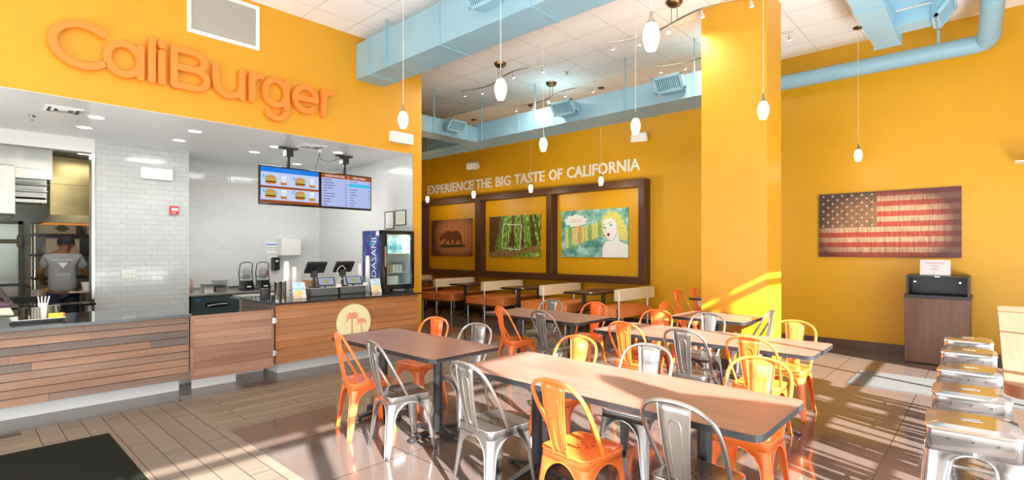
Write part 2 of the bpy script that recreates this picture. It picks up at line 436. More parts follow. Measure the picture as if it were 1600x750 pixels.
# wall behind the camera and the front window wall
struct(MB().box(FX0 - .2, FX0, RY - .2, -1.3, 0, CZ).box(FX0 - .2, FX0, 7.1, LY, 0, CZ).box(FX0 - .2, FX0, -1.3, 7.1, 3.3, CZ).box(FX0 - .2, FX0, -1.3, 7.1, 0, .1), 'wall_front', m_yellow, smooth=0)
mb = MB()
for y in (-1.3, .8, 2.9, 5.0, 7.05): mb.box(FX0 - .12, FX0 - .05, y - .04, y + .04, .1, 3.3)
mb.box(FX0 - .12, FX0 - .05, -1.3, 7.1, 2.3, 2.38)
w1 = struct(mb, 'window_1', m_black, smooth=0)
wp = MB().box(FX0 - .09, FX0 - .085, -1.3, 7.1, .1, 3.3).build('pane', m_pane, w1, origin=(0, 0, 0), smooth=0)
struct(MB().box(FX0 - .2, BX, RY - .2, RY, 3.325, CZ).box(FX0 - .2, -2.6, RY - .2, RY, 0, 3.31).box(7.95, BX, RY - .2, RY, 0, 3.31), 'wall_right', m_yellow_back, smooth=0)
mb = MB()
for x, q in ((-2.6, .045), (-1.33, .02), (-.045, .05), (.99, .02), (2.44, .02), (3.89, .02), (5.34, .02), (6.79, .02), (7.90, .045)): mb.box(x - q, x + q, RY - .13, RY - .04, 0, 3.31)
mb.box(-2.6, 7.95, RY - .13, RY - .04, 3.13, 3.19).box(-2.6, 7.95, RY - .13, RY - .04, 1.49, 1.525).box(-2.6, 7.95, RY - .13, RY - .04, 0, .1)
w2 = struct(mb, 'window_2', m_black, smooth=0)
MB().box(-2.6, 7.95, RY - .09, RY - .085, .1, 3.12).build('pane', m_pane, w2, origin=(0, 0, 0), smooth=0)
# outdoors
struct(MB().box(-16, 22, -22, RY, -.14, -.04).box(-22, FX0, -22, 20, -.14, -.04), 'ground', m_pave, smooth=0)
# unseen slatted screen, added outside the window to throw the floor stripes
m_caster = M('shadow_caster_black', (.03, .03, .032), .5)  # shared by the two added shadow casters outdoors
ps = thing('shadow_screen', 'unseen black slatted screen added outside the window to throw striped shadows', 'screen', (4.8, -1.95, 0))
x = 3.2
while x < 5.5:
    wpart(MB().box(x - .016, x + .016, -1.97, -1.93, -.04, 1.86), 'slat', m_caster, ps, smooth=0); x += random.choice((.22, .32, .26))
mb = MB()
for z, a, b in ((1.36, 3.2, 4.2), (1.43, 4.6, 5.5), (1.15, 3.8, 4.9), (.55, 3.2, 5.5), (.1, 3.2, 5.5)): mb.box(a, b, -1.975, -1.925, z, z + .04)
wpart(mb, 'cross_rail', m_caster, ps, smooth=0)
pu = thing('shadow_parasol', 'unseen parasol shape added outside the window to shade the nearest table', 'parasol', (1.28, -2.6, -.04))  # unseen, added; outline shaped to cast the rounded shadow on the tabletop
MB().lathe([(.25, 0), (.25, .05), (.05, .08)], n=24).build('base', m_caster, pu); MB().cyl((0, 0, .05), (0, 0, 3.2), .025).build('pole', m_caster, pu)
MB().lathe([(.02, 3.26), (.10, 3.18), (.13, 3.05), (.15, 2.93), (.30, 2.82), (.54, 2.62), (.62, 2.34), (.60, 1.95), (.30, 1.35), (.05, 1.3)], n=20).build('shadow_profile', m_caster, pu, smooth=60)
# column
struct(MB().box(6.85, 7.44, 2.045, 2.869, 0, CZ), 'column', m_yellow, smooth=0)
struct(MB().box(6.835, 7.455, 2.03, 2.884, 0, .145), 'baseboard_column', m_dark_base, smooth=0)
struct(MB().box(5.24, 5.42, WY - .012, WY, 0, .145), 'baseboard_menu', m_dark_base, smooth=0)
# kitchen shell
struct(MB().box(FX0, 2.45, 9.7, 13.0, 3.06, 3.16), 'ceiling', brick('kitchen_ceiling', (.50, .49, .42), (.5, .49, .42), (.3, .3, .26), .61, .61, .012, .7, offset=0), smooth=0)
struct(MB().box(FX0, 2.6, 12.8, 13.0, 0, SZ), 'wall_kitchen', M('kitchen_wall_panel', (.30, .34, .28), .35, noise=(2, .12)), smooth=0)
struct(MB().box(2.30, 2.45, 9.7, 12.8, 0, SZ), 'wall_kitchen_right', M('kitchen_wall_khaki', (.34, .31, .17), .5), smooth=0)

# ------------------------------------------------------------------ ducts
def seam_box(mb, ax, pos, a0, a1, z0, z1, t=.012):
    """raised flange round a rectangular duct; ax = run direction"""
    if ax == 'y': m_ = MB().box(a0 - t, a1 + t, pos - .015, pos + .015, z0 - t, z1 + t)
    else: m_ = MB().box(pos - .015, pos + .015, a0 - t, a1 + t, z0 - t, z1 + t)
    wpart(m_, 'flange', m_blue_duct, mb, smooth=0)
def register(parent, base, n, u, size=(.34, .2), depth=.22, name='register'):
    """angled grille box: base centre on the duct face, n outward, u sideways"""
    base = Vector(base); n = Vector(n).normalized(); u = Vector(u).normalized(); z = Vector((0, 0, 1))
    w_, h_ = size[0] / 2, size[1] / 2
    f = (n * .8 - z * .6).normalized(); up = (z * .8 + n * .6).normalized()
    c = base + n * depth
    b = [base + u * s * w_ * .75 + z * t * h_ * .9 for t in (-1, 1) for s in (-1, 1)]
    fr_ = [c + u * s * w_ + up * t * h_ for t in (-1, 1) for s in (-1, 1)]
    mb = MB().add(b + fr_, [(0, 1, 5, 4), (2, 6, 7, 3), (0, 4, 6, 2), (1, 3, 7, 5), (0, 2, 3, 1)])
    for s0, s1, t0, t1 in ((-1.08, -.86, -1.1, 1.1), (.86, 1.08, -1.1, 1.1), (-1.08, 1.08, -1.1, -.8), (-1.08, 1.08, .8, 1.1)):
        q = []
        for d in (-.01, .022):
            for t in (t0, t1):
                for s in (s0, s1): q.append(c + f * d + u * s * w_ + up * t * h_)
        mb.hexa(q)
    o = wpart(mb, name, m_blue_duct, parent, smooth=0)
    g = MB(); N = 13
    for i in range(N):
        s = -.84 + 1.68 * i / (N - 1)
        q = []
        for d in (-.012, .012):
            for t in (-.8, .8):
                for e in (-.018, .018): q.append(c + f * d + u * (s * w_ + e * .35) + up * t * h_)
        g.hexa(q)
    q = [c - f * .014 + u * s * w_ * .9 + up * t * h_ * .9 for t in (-1, 1) for s in (-1, 1)]
    g.add(q, [(0, 1, 3, 2)], 1)
    k = wpart(g, 'grille', [m_blue_duct, m_blue_dark], o, smooth=0)
    return o
def strap(parent, x, y, z0, w_=.02):
    return wpart(MB().box(x - w_, x + w_, y - .004, y + .004, z0, CZ), 'hanger_strap', m_blue_duct, parent, smooth=0)

t = thing('ceiling_duct', 'big square pale blue duct running out from the wall above the orange sign', 'duct', (4.42, 3, 4.155), world=True)
wpart(MB().box(4.18, 4.67, -1.45, WY, 4.155, 4.69), 'duct_body', m_blue_duct, t, smooth=0)
mb = t
for y in (6.72, 5.115, 3.6, 2.1, .6): seam_box(mb, 'y', y, 4.18, 4.67, 4.155, 4.69)
for y in (6.25, 3.2): strap(t, 4.16, y, 4.155)
register(t, (4.18, 4.17, 4.43), (-1, 0, 0), (0, 1, 0), (.42, .26)); register(t, (4.18, 1.8, 4.43), (-1, 0, 0), (0, 1, 0), (.42, .26))

t = thing('ceiling_duct', 'long rectangular pale blue duct hung along the ochre back wall above the lettering', 'duct', (8.1, 7, 3.927), world=True)
wpart(MB().box(7.75, 8.446, 2.62, 13.1, 3.927, 4.30), 'duct_body', m_blue_duct, t, smooth=0)
mb = t
for y in (4.36, 6.1, 7.0, 9.3, 11.2): seam_box(mb, 'y', y, 7.75, 8.446, 3.927, 4.30)
for y in (3.35, 4.55, 6.55, 8.05, 9.9): strap(t, 7.735, y, 3.927, .015)
register(t, (7.75, 3.66, 4.13), (-1, 0, 0), (0, 1, 0), (.46, .24), .26)
register(t, (7.75, 5.68, 4.13), (-1, 0, 0), (0, 1, 0), (.46, .24), .26)
register(t, (7.75, 9.35, 4.13), (-1, 0, 0), (0, 1, 0), (.46, .24), .26)
br = wpart(MB().box(5.6, 7.75, 8.2, 8.66, 3.905, 4.225), 'branch_duct', m_blue_duct, t, smooth=0)
mb = br; 
for x in (6.2, 7.5): seam_box(mb, 'x', x, 8.2, 8.66, 3.905, 4.225)
register(t, (6.95, 8.2, 4.08), (0, -1, 0), (1, 0, 0), (.42, .22), .24)
strap(t, 6.55, 8.19, 3.905, .015)

t = thing('ceiling_duct', 'pale blue duct arm with a cut off end and side outlet, above the flag picture', 'duct', (7.5, 1, 4.25), world=True)
wpart(MB().box(4.67, 8.35, .865, 1.14, 4.23, 4.48), 'duct_body', m_blue_duct, t, smooth=0)
mb = t; 
for x in (6.9, 8.32): seam_box(mb, 'x', x, .865, 1.14, 4.23, 4.48)
sd = wpart(MB().box(7.75, 8.05, .50, .87, 4.27, 4.44).box(6.6, 7.75, .45, .865, 4.46, 4.72), 'side_outlet', m_blue_duct, t, smooth=0)
register(t, (7.9, .52, 4.36), (0, -1, 0), (1, 0, 0), (.46, .26), .12)

t = thing('round_duct', 'round pale blue pipe running high along the yellow back wall past the flag', 'duct', (9.35, 1.5, 4.3), world=True)
path = [(9.30, 2.95, 4.31), (9.30, .24, 4.31)] + [tuple(p) for p in catmull([(9.30, .16, 4.31), (9.27, .07, 4.32), (9.15, .03, 4.345)], 4)] + [(8.35, -.02, 4.62), (8.25, -.06, 4.645), (8.18, -.2, 4.65), (8.18, -1.45, 4.65)]
wpart(MB().tube(path, .115, 24), 'pipe', m_blue_duct, t, smooth=50)
for a, b in (((9.30, .32, 4.31), (9.30, .29, 4.31)), ((9.13, .028, 4.352), (9.10, .026, 4.363)), ((9.30, 1.75, 4.31), (9.30, 1.72, 4.31)), ((8.42, -.015, 4.595), (8.39, -.017, 4.606))):
    wpart(MB().cyl(a, b, .122, n=24), 'collar', m_blue_duct, t)
wpart(MB().box(9.28, 9.33, .53, .56, 4.42, CZ), 'hanger_strap', m_blue_duct, t, smooth=0)

# ------------------------------------------------------------------ tables
def dining_table(x0, x1, y0, y1, cols, label, top=m_top, group=None, r=.06, ztop=.74, th=.034, spread=.27, name='dining_table'):
    t = thing(name, label, 'table', ((x0 + x1) / 2, (y0 + y1) / 2, 0), 0, group)
    mb = MB(); mb.rbox(x0, x1, y0, y1, ztop - th, ztop, r, 0, 1, 6)
    o = wpart(mb, 'table_top', [top, m_edge], t, smooth=30, bevel=.002, seg=1)
    for cx, cy_ in cols:
        mb = MB().cyl((cx, cy_, .05), (cx, cy_, ztop - th - .012), .038, n=20)
        mb.box(cx - .12, cx + .12, cy_ - .12, cy_ + .12, ztop - th - .012, ztop - th)
        p = wpart(mb, 'pedestal', m_black, t)
        f = MB()
        f.lathe([(.055, .035), (.055, .06), (.04, .075)], (cx, cy_, 0), 16)
        for k in range(4):
            dx, dy = ((1, 0), (0, 1), (-1, 0), (0, -1))[k]; sx, sy = -dy, dx; L_ = spread if dx else spread * .9
            q = []
            for d, wd, z0, z1 in ((.03, .03, .03, .07), (L_, .022, .018, .034)):
                for e in (-1, 1):
                    for z in (z0, z1): q.append((cx + dx * d + sx * wd * e, cy_ + dy * d + sy * wd * e, z))
            f.add(q, [(0, 1, 3, 2), (4, 6, 7, 5), (0, 4, 5, 1), (2, 3, 7, 6), (1, 5, 7, 3), (0, 2, 6, 4)])
            f.lathe([(.026, 0), (.03, .012), (.026, .034)], (cx + dx * L_, cy_ + dy * L_, 0), 12)
        wpart(f, 'foot_base', m_black, p)
    return t
GT = 'long walnut topped dining tables'
dining_table(2.43, 3.195, .75, 2.79, ((2.81, 2.36), (2.81, 1.16)), 'nearest long walnut topped table, half in sunlight, in the front middle', group=GT)
dining_table(2.45, 3.19, 3.08, 4.64, ((2.81, 3.46), (2.81, 4.28)), 'shaded walnut topped table in front of the palm tree sign', group=GT)
dining_table(4.53, 5.28, 1.02, 3.07, ((4.87, 2.6), (4.87, 1.45)), 'sunlit walnut topped table in the second row, left of the floor mat', group=GT)
dining_table(4.78, 5.53, 3.42, 4.95, ((5.12, 3.76), (5.12, 4.6)), 'shaded walnut topped table in the second row before the booths', group=GT)
dining_table(6.10, 6.84, 2.06, 2.97, ((6.47, 2.5),), 'short walnut topped table standing against the yellow column')
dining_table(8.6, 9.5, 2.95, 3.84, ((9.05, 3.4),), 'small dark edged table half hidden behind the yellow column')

# high table at the right
t = thing('high_table', 'tall light wood counter table beside the row of metal stools', 'table', (4.3, -.45, 0))
wpart(MB().rbox(2.68, 6.47, -.46, -.035, 1.015, 1.06, .09, 0, 1, 8), 'table_top', [m_top_light, m_edge_brown], t, smooth=30, bevel=.002, seg=1)
for x in (3.3, 4.6, 5.9):
    p = wpart(MB().cyl((x, -.25, .04), (x, -.25, 1.0), .045).box(x - .15, x + .15, -.38, -.12, 1.0, 1.015), 'pedestal', m_black, t)
    wpart(MB().lathe([(.15, 0), (.15, .012), (.06, .04)], (x, -.25, 0), 28), 'foot_base', m_black, p)

# ------------------------------------------------------------------ metal chairs and stools
def sheet_base(zt, top, foot_f, foot_r, foot_y, zmid, zspr, wspr, wfoot, side=None):
    """returns apron MB and four leg MBs pressed from sheet: each leg is an L-shaped corner that flares into an arch"""
    rad = .032
    def corner(sx, sy, z):
        k = 1 - z / zt; kk = k + .10 * math.sin(PI * k) * 0 + .12 * max(0, k - .8)
        fx = foot_f if sx > 0 else foot_r
        return sx * (top + (fx - top) * kk), sy * (top + (foot_y - top) * kk)
    def wz(z, full):
        if z >= zmid: return full
        if z > zspr: return wspr + (full - wspr) * (1 - math.sqrt(max(0, 1 - ((z - zspr) / (zmid - zspr)) ** 2)))
        return wfoot + (wspr - wfoot) * (z / zspr) ** .8
    legs = []
    zs = [0, .03, .1, .2 * zt / .45] ; zs = [0, zspr * .12, zspr * .35, zspr * .65, zspr * .9] + [zspr + (zmid - zspr) * q for q in (.15, .35, .55, .7, .82, .91, .97, .995, 1)]
    for sx in (1, -1):
        for sy in (1, -1):
            mb = MB(); rows = []; A = []; B = []
            for z in zs:
                cx, cy_ = corner(sx, sy, z); w1 = wz(z, abs(cx)); w2 = wz(z, abs(cy_))
                rr = min(rad, w1 * .8, w2 * .8)
                row = [(cx - sx * w1, cy_, z)]
                for q in range(5):
                    a = PI / 2 * q / 4
                    row.append((cx - sx * rr * (1 - math.sin(a)), cy_ - sy * rr * (1 - math.cos(a)), z))
                row.append((cx, cy_ - sy * w2, z)); rows.append(row); A.append(row[0]); B.append(row[-1])
            vs = [p for r_ in rows for p in r_]; n = 7
            mb.add(vs, [(i * n + j, i * n + j + 1, (i + 1) * n + j + 1, (i + 1) * n + j) for i in range(len(rows) - 1) for j in range(n - 1)])
            legs.append((mb, A, B))
    ap = MB(); ring = []
    zz = [zmid - .001, zt - .012, zt - .003]
    for z in zz:
        cx, cy_ = corner(1, 1, z); cr, _ = corner(-1, 1, z)
        ring.append([(x, y, z) for x, y in rrect(cr, cx, -cy_, cy_, rad, 4)])
    n = len(ring[0]); vs = [p for r_ in ring for p in r_]
    ap.add(vs, [(i * n + j, i * n + (j + 1) % n, (i + 1) * n + (j + 1) % n, (i + 1) * n + j) for i in range(len(ring) - 1) for j in range(n)])
    return ap, legs, corner
m_hole = M('dark_drain_hole', (.01, .01, .01), .8)
def make_chair(metal, label, group):
    t = thing('dining_chair', label, 'chair', (0, 0, 0), 0, group)
    ap, legs, corner = sheet_base(.45, .165, .205, .215, .20, .395, .27, .05, .026)
    ap.build('apron', metal, t, solid=.003)
    for mb, A, B in legs:
        o = mb.build('leg', metal, t, solid=.003)
        e = MB().tube(A, .0042, 5).tube(B, .0042, 5); e.build('rolled_edge', metal, o)
    s = MB()
    prof = [(.176, .438), (.179, .444), (.177, .451), (.168, .4535), (.155, .452), (.10, .447), (.03, .4445)]
    ring = [[(x, y, z) for x, y in rrect(-a, a, -a, a, min(.035 + .02, a * .8), 5)] for a, z in prof]
    n = len(ring[0]); s.add([p for r_ in ring for p in r_], [(i * n + j, i * n + (j + 1) % n, (i + 1) * n + (j + 1) % n, (i + 1) * n + j) for i in range(len(ring) - 1) for j in range(n)] + [tuple((len(ring) - 1) * n + j for j in range(n))])
    for hx, hy in ((.03, .0), (-.03, .0), (0, .035), (0, -.035), (.05, .04), (.05, -.04)): s.lathe([(.004, .4425), (.004, .4485)], (hx, hy, 0), 8, 1)
    s.build('seat', [metal, m_hole], t, smooth=50)
    P = [(-.03, .179, .444), (-.06, .186, .50), (-.115, .196, .60), (-.165, .200, .69), (-.205, .192, .765), (-.228, .165, .812), (-.240, .115, .843), (-.246, .06, .857), (-.248, 0, .861)]
    P = P + [(x, -y, z) for x, y, z in reversed(P[:-1])]
    MB().tube(catmull(P, 4), .0115, 8).build('back_hoop', metal, t)
    b = MB(); rows = []; N = 9
    for i in range(N + 1):
        k = i / N; x = -.172 - .072 * k - .012 * math.sin(PI * k); z = .436 + .418 * k; w_ = .052 + .034 * k
        rows.append([(x - .004, -w_, z), (x, -w_ * .5, z), (x + .002, 0, z), (x, w_ * .5, z), (x - .004, w_, z)])
    b.add([p for r_ in rows for p in r_], [(i * 5 + j, i * 5 + j + 1, (i + 1) * 5 + j + 1, (i + 1) * 5 + j) for i in range(N) for j in range(4)])
    bo = b.build('backrest', metal, t, solid=.003)
    def sp(k, q): return Vector((-.172 - .072 * k - .012 * math.sin(PI * k), (.052 + .034 * k) * q, .436 + .418 * k))
    g = MB().tube([sp(k / 8, 1) - Vector((.003, 0, 0)) for k in range(9)], .0045, 5).tube([sp(k / 8, -1) - Vector((.003, 0, 0)) for k in range(9)], .0045, 5)
    lp = [sp(.12 + .62 * k / 6, .42) for k in range(7)] + [sp(.79, .3), sp(.80, 0), sp(.79, -.3)] + [sp(.74 - .62 * k / 6, -.42) for k in range(7)] + [sp(.08, -.25), sp(.07, 0), sp(.08, .25)]
    g.tube(lp, .0042, 5, close=True)
    g.build('pressed_rib', metal, bo)
    MB().tube([(-.16, -.15, .372), (.15, .15, .372)], .007, 6).tube([(-.16, .15, .378), (.15, -.15, .378)], .007, 6).build('cross_brace', metal, t)
    return t
CH_O = make_chair(m_orange_metal, 'x', 'orange metal chairs'); CH_G = make_chair(m_grey_metal, 'x', 'bare grey metal chairs')
used = {}
def chair(col, hx, hy, rot, label):
    """hx, hy: where the top of the back hoop stands; rot: the way the chair faces"""
    a = R(rot); x = hx + .247 * math.cos(a); y = hy + .247 * math.sin(a)
    p = CH_O if col == 'o' else CH_G
    if col not in used:
        used[col] = 1; p.location = (x, y, 0); p.rotation_euler = (0, 0, a); p['label'] = label; return p
    return copy_tree(p, label, (x, y, 0), a)
chair('o', 2.215, 4.06, -14, 'leftmost orange metal chair, at the left end of the shaded front table')
chair('g', 2.195, 3.50, -12, 'grey metal chair at the near side of the shaded front table, beside the orange chair')
chair('o', 3.44, 4.25, 186, 'orange metal chair across the shaded front table, in front of the wall end')
chair('g', 3.42, 3.60, 184, 'grey metal chair across the shaded front table, at its right end')
chair('g', 2.17, 2.42, -6, 'grey metal chair at the left end of the sunlit front table, near side')
chair('o', 2.203, 1.745, -6, 'large orange metal chair in the front, at the middle of the sunlit table')
chair('g', 2.28, 1.09, -4, 'large grey metal chair in front, near side of the sunlit table, right end')
chair('o', 3.49, 2.48, 180, 'orange metal chair on the far side of the nearest long table, at its left end')
chair('g', 3.54, 1.88, 182, 'bright grey metal chair on the far side of the nearest long table, in the middle')
chair('o', 3.60, 1.11, 180, 'sunlit orange metal chair on the far side of the nearest long table, right end')
chair('o', 4.44, 2.64, -4, 'half sunlit orange metal chair on the near side of the second row table, left end')
chair('g', 4.40, 2.02, -3, 'grey metal chair on the near side of the sunlit second row table, in the middle')
chair('o', 4.385, 1.45, -2, 'orange metal chair on the near side of the sunlit second row table, right end')
chair('o', 5.62, 2.87, 180, 'orange metal chair on the far side of the sunlit second row table, left end')
chair('g', 5.72, 2.31, 178, 'grey metal chair on the far side of the sunlit second row table, before the column')
chair('o', 5.70, 1.44, 180, 'pale sunlit orange metal chair beyond the second row table, before the yellow wall')
chair('o', 4.60, 4.47, -22, 'orange metal chair at the left end of the shaded second row table')
chair('g', 4.58, 3.80, -8, 'grey metal chair at the near side of the shaded second row table')
chair('g', 5.76, 4.55, 180, 'dark grey metal chair on the far side of the shaded second row table')
chair('o', 5.86, 3.89, 180, 'orange metal chair beyond the shaded second row table, before the last booth')
chair('o', 6.48, 3.22, -90, 'orange metal chair at the left end of the short table by the column')
chair('g', 6.50, 1.89, 92, 'shiny grey metal chair at the right end of the short table, before the column')
chair('o', 8.72, 4.10, -90, 'orange metal chair seen from the side at the small table behind the column')
chair('o', 9.36, 4.06, -90, 'orange metal chair half hidden by the column, next to the back wall')

def make_stool():
    t = thing('bar_stool', 'x', 'stool', (0, 0, 0), 0, 'tall backless metal stools')
    ap, legs, corner = sheet_base(.76, .160, .215, .215, .215, .648, .60, .098, .038)
    mb = ap; mb.build('apron', m_bright_metal, t, solid=.003)
    for mb, A, B in legs:
        o = mb.build('leg', m_bright_metal, t, solid=.003); MB().tube(A, .0042, 5).tube(B, .0042, 5).build('rolled_edge', m_bright_metal, o)
    s = MB(); prof = [(.162, .74), (.170, .748), (.166, .758), (.128, .770), (.05, .770)]
    ring = [[(x, y, z) for x, y in rrect(-a, a, -a, a, min(.04, a * .5), 5)] for a, z in prof]
    n = len(ring[0]); s.add([p for r_ in ring for p in r_], [(i * n + j, i * n + (j + 1) % n, (i + 1) * n + (j + 1) % n, (i + 1) * n + j) for i in range(len(ring) - 1) for j in range(n)] + [tuple((len(ring) - 1) * n + j for j in range(n))])
    st = s.build('seat', m_bright_metal, t, smooth=12)
    h = MB(); sl = rrect(-.011, .011, -.038, .038, .0105, 5); h.prism(sl, lambda a, b, d: (a, b, d), .7695, .7705, 1)
    h.tube([(x, y, .771) for x, y in rrect(-.013, .013, -.040, .040, .0125, 5)], .0022, 5, close=True)
    h.build('handle_slot', [m_bright_metal, m_hole], st)
    mb = MB()
    for z, k in ((.25, 1 - .25 / .76), (.255, 0)):
        pass
    c = .160 + (.215 - .160) * (1 - .25 / .76) - .008
    for a, b in (((c, c), (c, -c)), ((c, -c), (-c, -c)), ((-c, -c), (-c, c)), ((-c, c), (c, c))): mb.tube([(a[0], a[1], .25), (b[0], b[1], .25)], .0085, 8)
    mb.build('foot_rail', m_bright_metal, t)
    MB().tube([(-.15, -.15, .60), (.15, .15, .60)], .006, 6).tube([(-.15, .15, .606), (.15, -.15, .606)], .006, 6).build('cross_brace', m_black, t)
    mb = MB()
    for k in (-1, 0, 1):
        mb.lathe([(.004, 0), (.004, .003)], (k * .085, .166, .712), 8, axis='y'); mb.lathe([(.004, 0), (.004, .003)], (-.169, k * .085, .712), 8, axis='x')
    mb.build('rivet', m_black, t)
    return t
ST = make_stool()
for i, (x, y, l) in enumerate(((3.245, .07, 'nearest tall metal stool in the row along the light high table'), (3.96, .09, 'second nearest tall metal stool in the row'), (4.70, .107, 'middle tall metal stool of the row of five, its seat mirroring the yellow wall'),
        (5.51, .137, 'second farthest tall metal stool in the row'), (6.25, .16, 'farthest tall metal stool, in front of the waste cabinet'))):
    if i == 0: ST.location = (x, y, 0); ST.rotation_euler = (0, 0, R(3)); ST['label'] = l
    else: copy_tree(ST, l, (x, y, 0), R((2, -2, 1, 3)[i - 1]))

# ------------------------------------------------------------------ booths
def booth(y, label, single=False, group='booth benches with cream backs'):
    t = thing('booth_bench', label, 'bench', (8.9, y, 0), 0, group)
    sides = ((1,) if single else (1, -1))
    for s in sides:
        a, b = (y + .045 * s, y + .60 * s)
        wpart(MB().rbox(8.2, 9.4, a, b, .32, .485, .02, seg=3), 'seat_cushion', m_orange_vinyl, t, bevel=.018, seg=3)
        wpart(MB().box(8.21, 9.39, min(a, b), max(a, b), .295, .32), 'seat_board', m_black, t, smooth=0)
    if single: wpart(MB().rbox(8.24, 9.4, y - .04, y + .04, .32, .47, .015, seg=3), 'rear_panel', m_orange_vinyl, t, bevel=.01)
    wpart(MB().rbox(8.16, 9.5, y - .065, y + .065, .635, .835, .03, seg=4), 'back_cushion', m_cream, t, bevel=.025, seg=3)
    for x in (8.235, 9.30):
        wpart(MB().cyl((x, y, 0), (x, y, .65), .021, n=14).lathe([(.028, 0), (.028, .01)], (x, y, 0), 14), 'support_post', m_steel, t)
    for s in sides:
        for x in (8.24, 9.30):
            wpart(MB().cyl((x, y + .56 * s, 0), (x, y + .56 * s, .30), .019, n=12).lathe([(.026, 0), (.026, .01)], (x, y + .56 * s, 0), 12), 'leg', m_steel, t)
    rail = MB()
    for x in (8.235, 9.30): rail.box(x - .012, x + .012, y - (.56 if not single else .0), y + .56, .278, .296)
    wpart(rail, 'frame_rail', m_steel, t, smooth=0)
    return t
booth(12.0, 'double booth bench at the far left of the back wall, mostly behind the counter wall')
booth(10.2, 'double booth bench with a cream back, below the bear picture')
booth(8.48, 'double booth bench with a cream back, below the forest picture')
booth(6.75, 'double booth bench with a cream back, left of the teal poster')
booth(4.98, 'single booth bench at the right end of the booths, cream back above an orange seat', single=True)
GB = 'dark booth tables'
for y, l, r_ in ((11.1, 'dark booth table at the far left, mostly hidden behind the counter wall', .04), (9.33, 'dark booth table between the benches below the bear picture', .04), (7.6, 'dark booth table between the benches below the forest picture', .04), (5.87, 'dark booth table below the teal poster, left of the last bench', .04)):
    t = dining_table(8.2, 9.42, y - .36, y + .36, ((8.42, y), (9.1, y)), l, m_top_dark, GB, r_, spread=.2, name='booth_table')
for i, (y, l) in enumerate(((9.0, 'small white card at the corner of the booth table below the bear picture'), (7.27, 'small white card at the corner of the booth table below the forest picture'), (5.54, 'small white card at the corner of the booth table below the teal poster'))):
    tag(MB().box(8.202, 8.212, y, y + .05, .7402, .765).build('table_card', m_white_pl, smooth=0), l, 'card', 'table number cards')

# ------------------------------------------------------------------ wood frame on the back wall
t = thing('wall_frame', 'dark stained wooden beam framework round the three back wall pictures', 'frame', (9.5, 8.7, .87))
wpart(MB().box(9.4, 9.65, 5.10, 12.45, 2.85, 3.0), 'top_beam', m_beam, t, smooth=0, bevel=.004, seg=1)
wpart(MB().box(9.4, 9.65, 5.10, 12.45, .86, 1.01), 'bottom_beam', m_beam, t, smooth=0, bevel=.004, seg=1)
for y0, y1 in ((5.10, 5.24), (7.48, 7.63), (9.88, 10.05), (12.28, 12.45)):
    wpart(MB().box(9.405, 9.65, y0, y1, 1.01, 2.85), 'upright', m_beam_z, t, smooth=0, bevel=.004, seg=1)

# ------------------------------------------------------------------ counters
def boards(mb, x0, x1, y, z0, z1, rows, nm, seed, gap=.007, lap=.011, th=.02, axis='x'):
    rnd = random.Random(seed); h = (z1 - z0) / rows
    for i in range(rows):
        x = x0; cuts = [x0]
        while x < x1 - .01:
            x += rnd.uniform(.8, 2.0)
            cuts.append(min(x, x1) if x1 - x > .25 else x1); x = cuts[-1]
        for a, b in zip(cuts[:-1], cuts[1:]):
            za = z0 + i * h + gap / 2; zb = z0 + (i + 1) * h - gap / 2; m = rnd.randrange(nm)
            # lower edge stands a little proud, like lap siding
            if axis == 'x':
                q = [(a + .001, y - lap, za), (b - .001, y - lap, za), (a + .001, y + th, za), (b - .001, y + th, za), (a + .001, y - lap * .35, zb), (b - .001, y - lap * .35, zb), (a + .001, y + th, zb), (b - .001, y + th, zb)]
            else:
                q = [(y + th, a + .001, za), (y + th, b - .001, za), (y, a + .001, za), (y, b - .001, za), (y + th, a + .001, zb), (y + th, b - .001, zb), (y, a + .001, zb), (y, b - .001, zb)]
            mb.hexa(q, m)
t = thing('counter', 'left service counter clad in horizontal brown boards below the kitchen window', 'counter', (-.5, 7, 0))
mb = MB(); boards(mb, -2.2, 1.775, 6.52, .14, .838, 9, 4, 11)
wpart(mb, 'board_cladding', m_clad, t, smooth=0)
wpart(MB().box(-2.2, 1.77, 6.54, 7.56, .14, .838), 'carcass', m_black_pl, t, smooth=0)
wpart(MB().box(-2.2, 1.79, 6.47, 7.58, .838, .862), 'worktop', m_stone, t, smooth=0, bevel=.003, seg=1)
wpart(MB().box(-2.2, 1.79, 6.464, 6.47, .836, .864), 'edge_band', m_stone_grey, t, smooth=0)
wpart(MB().box(-2.2, 1.72, 6.66, 7.4, 0, .14), 'toe_kick', m_white_gloss, t, smooth=0)
t = thing('counter', 'right ordering counter clad in amber boards, carrying the registers', 'counter', (3.8, 7, 0))
mb = MB(); boards(mb, 2.715, 4.88, 6.50, .148, .885, 8, 4, 5, gap=.003, lap=.004)
wpart(mb, 'board_cladding', m_clad_r, t, smooth=0)
mb = MB(); boards(mb, 6.53, 7.55, 2.695, .148, .885, 8, 3, 3, axis='y'); wpart(mb, 'side_cladding', m_clad[:3], t, smooth=0)
wpart(MB().box(2.716, 4.88, 6.52, 7.55, .148, .885), 'carcass', m_black_pl, t, smooth=0)
wpart(MB().box(2.68, 4.93, 6.455, 7.58, .885, .91), 'worktop', m_stone, t, smooth=0, bevel=.003, seg=1)
wpart(MB().box(2.81, 4.86, 6.66, 7.4, 0, .148), 'toe_kick', m_white_gloss, t, smooth=0)
t = thing('counter_gate', 'swinging wooden gate with grain patterned boards between the two counters', 'gate', (2.25, 6.5, .14))
mb = MB(); boards(mb, 1.81, 2.655, 6.47, .165, .805, 8, 3, 21, gap=.002, lap=.002)
wpart(mb, 'board_panel', m_clad_g, t, smooth=0)
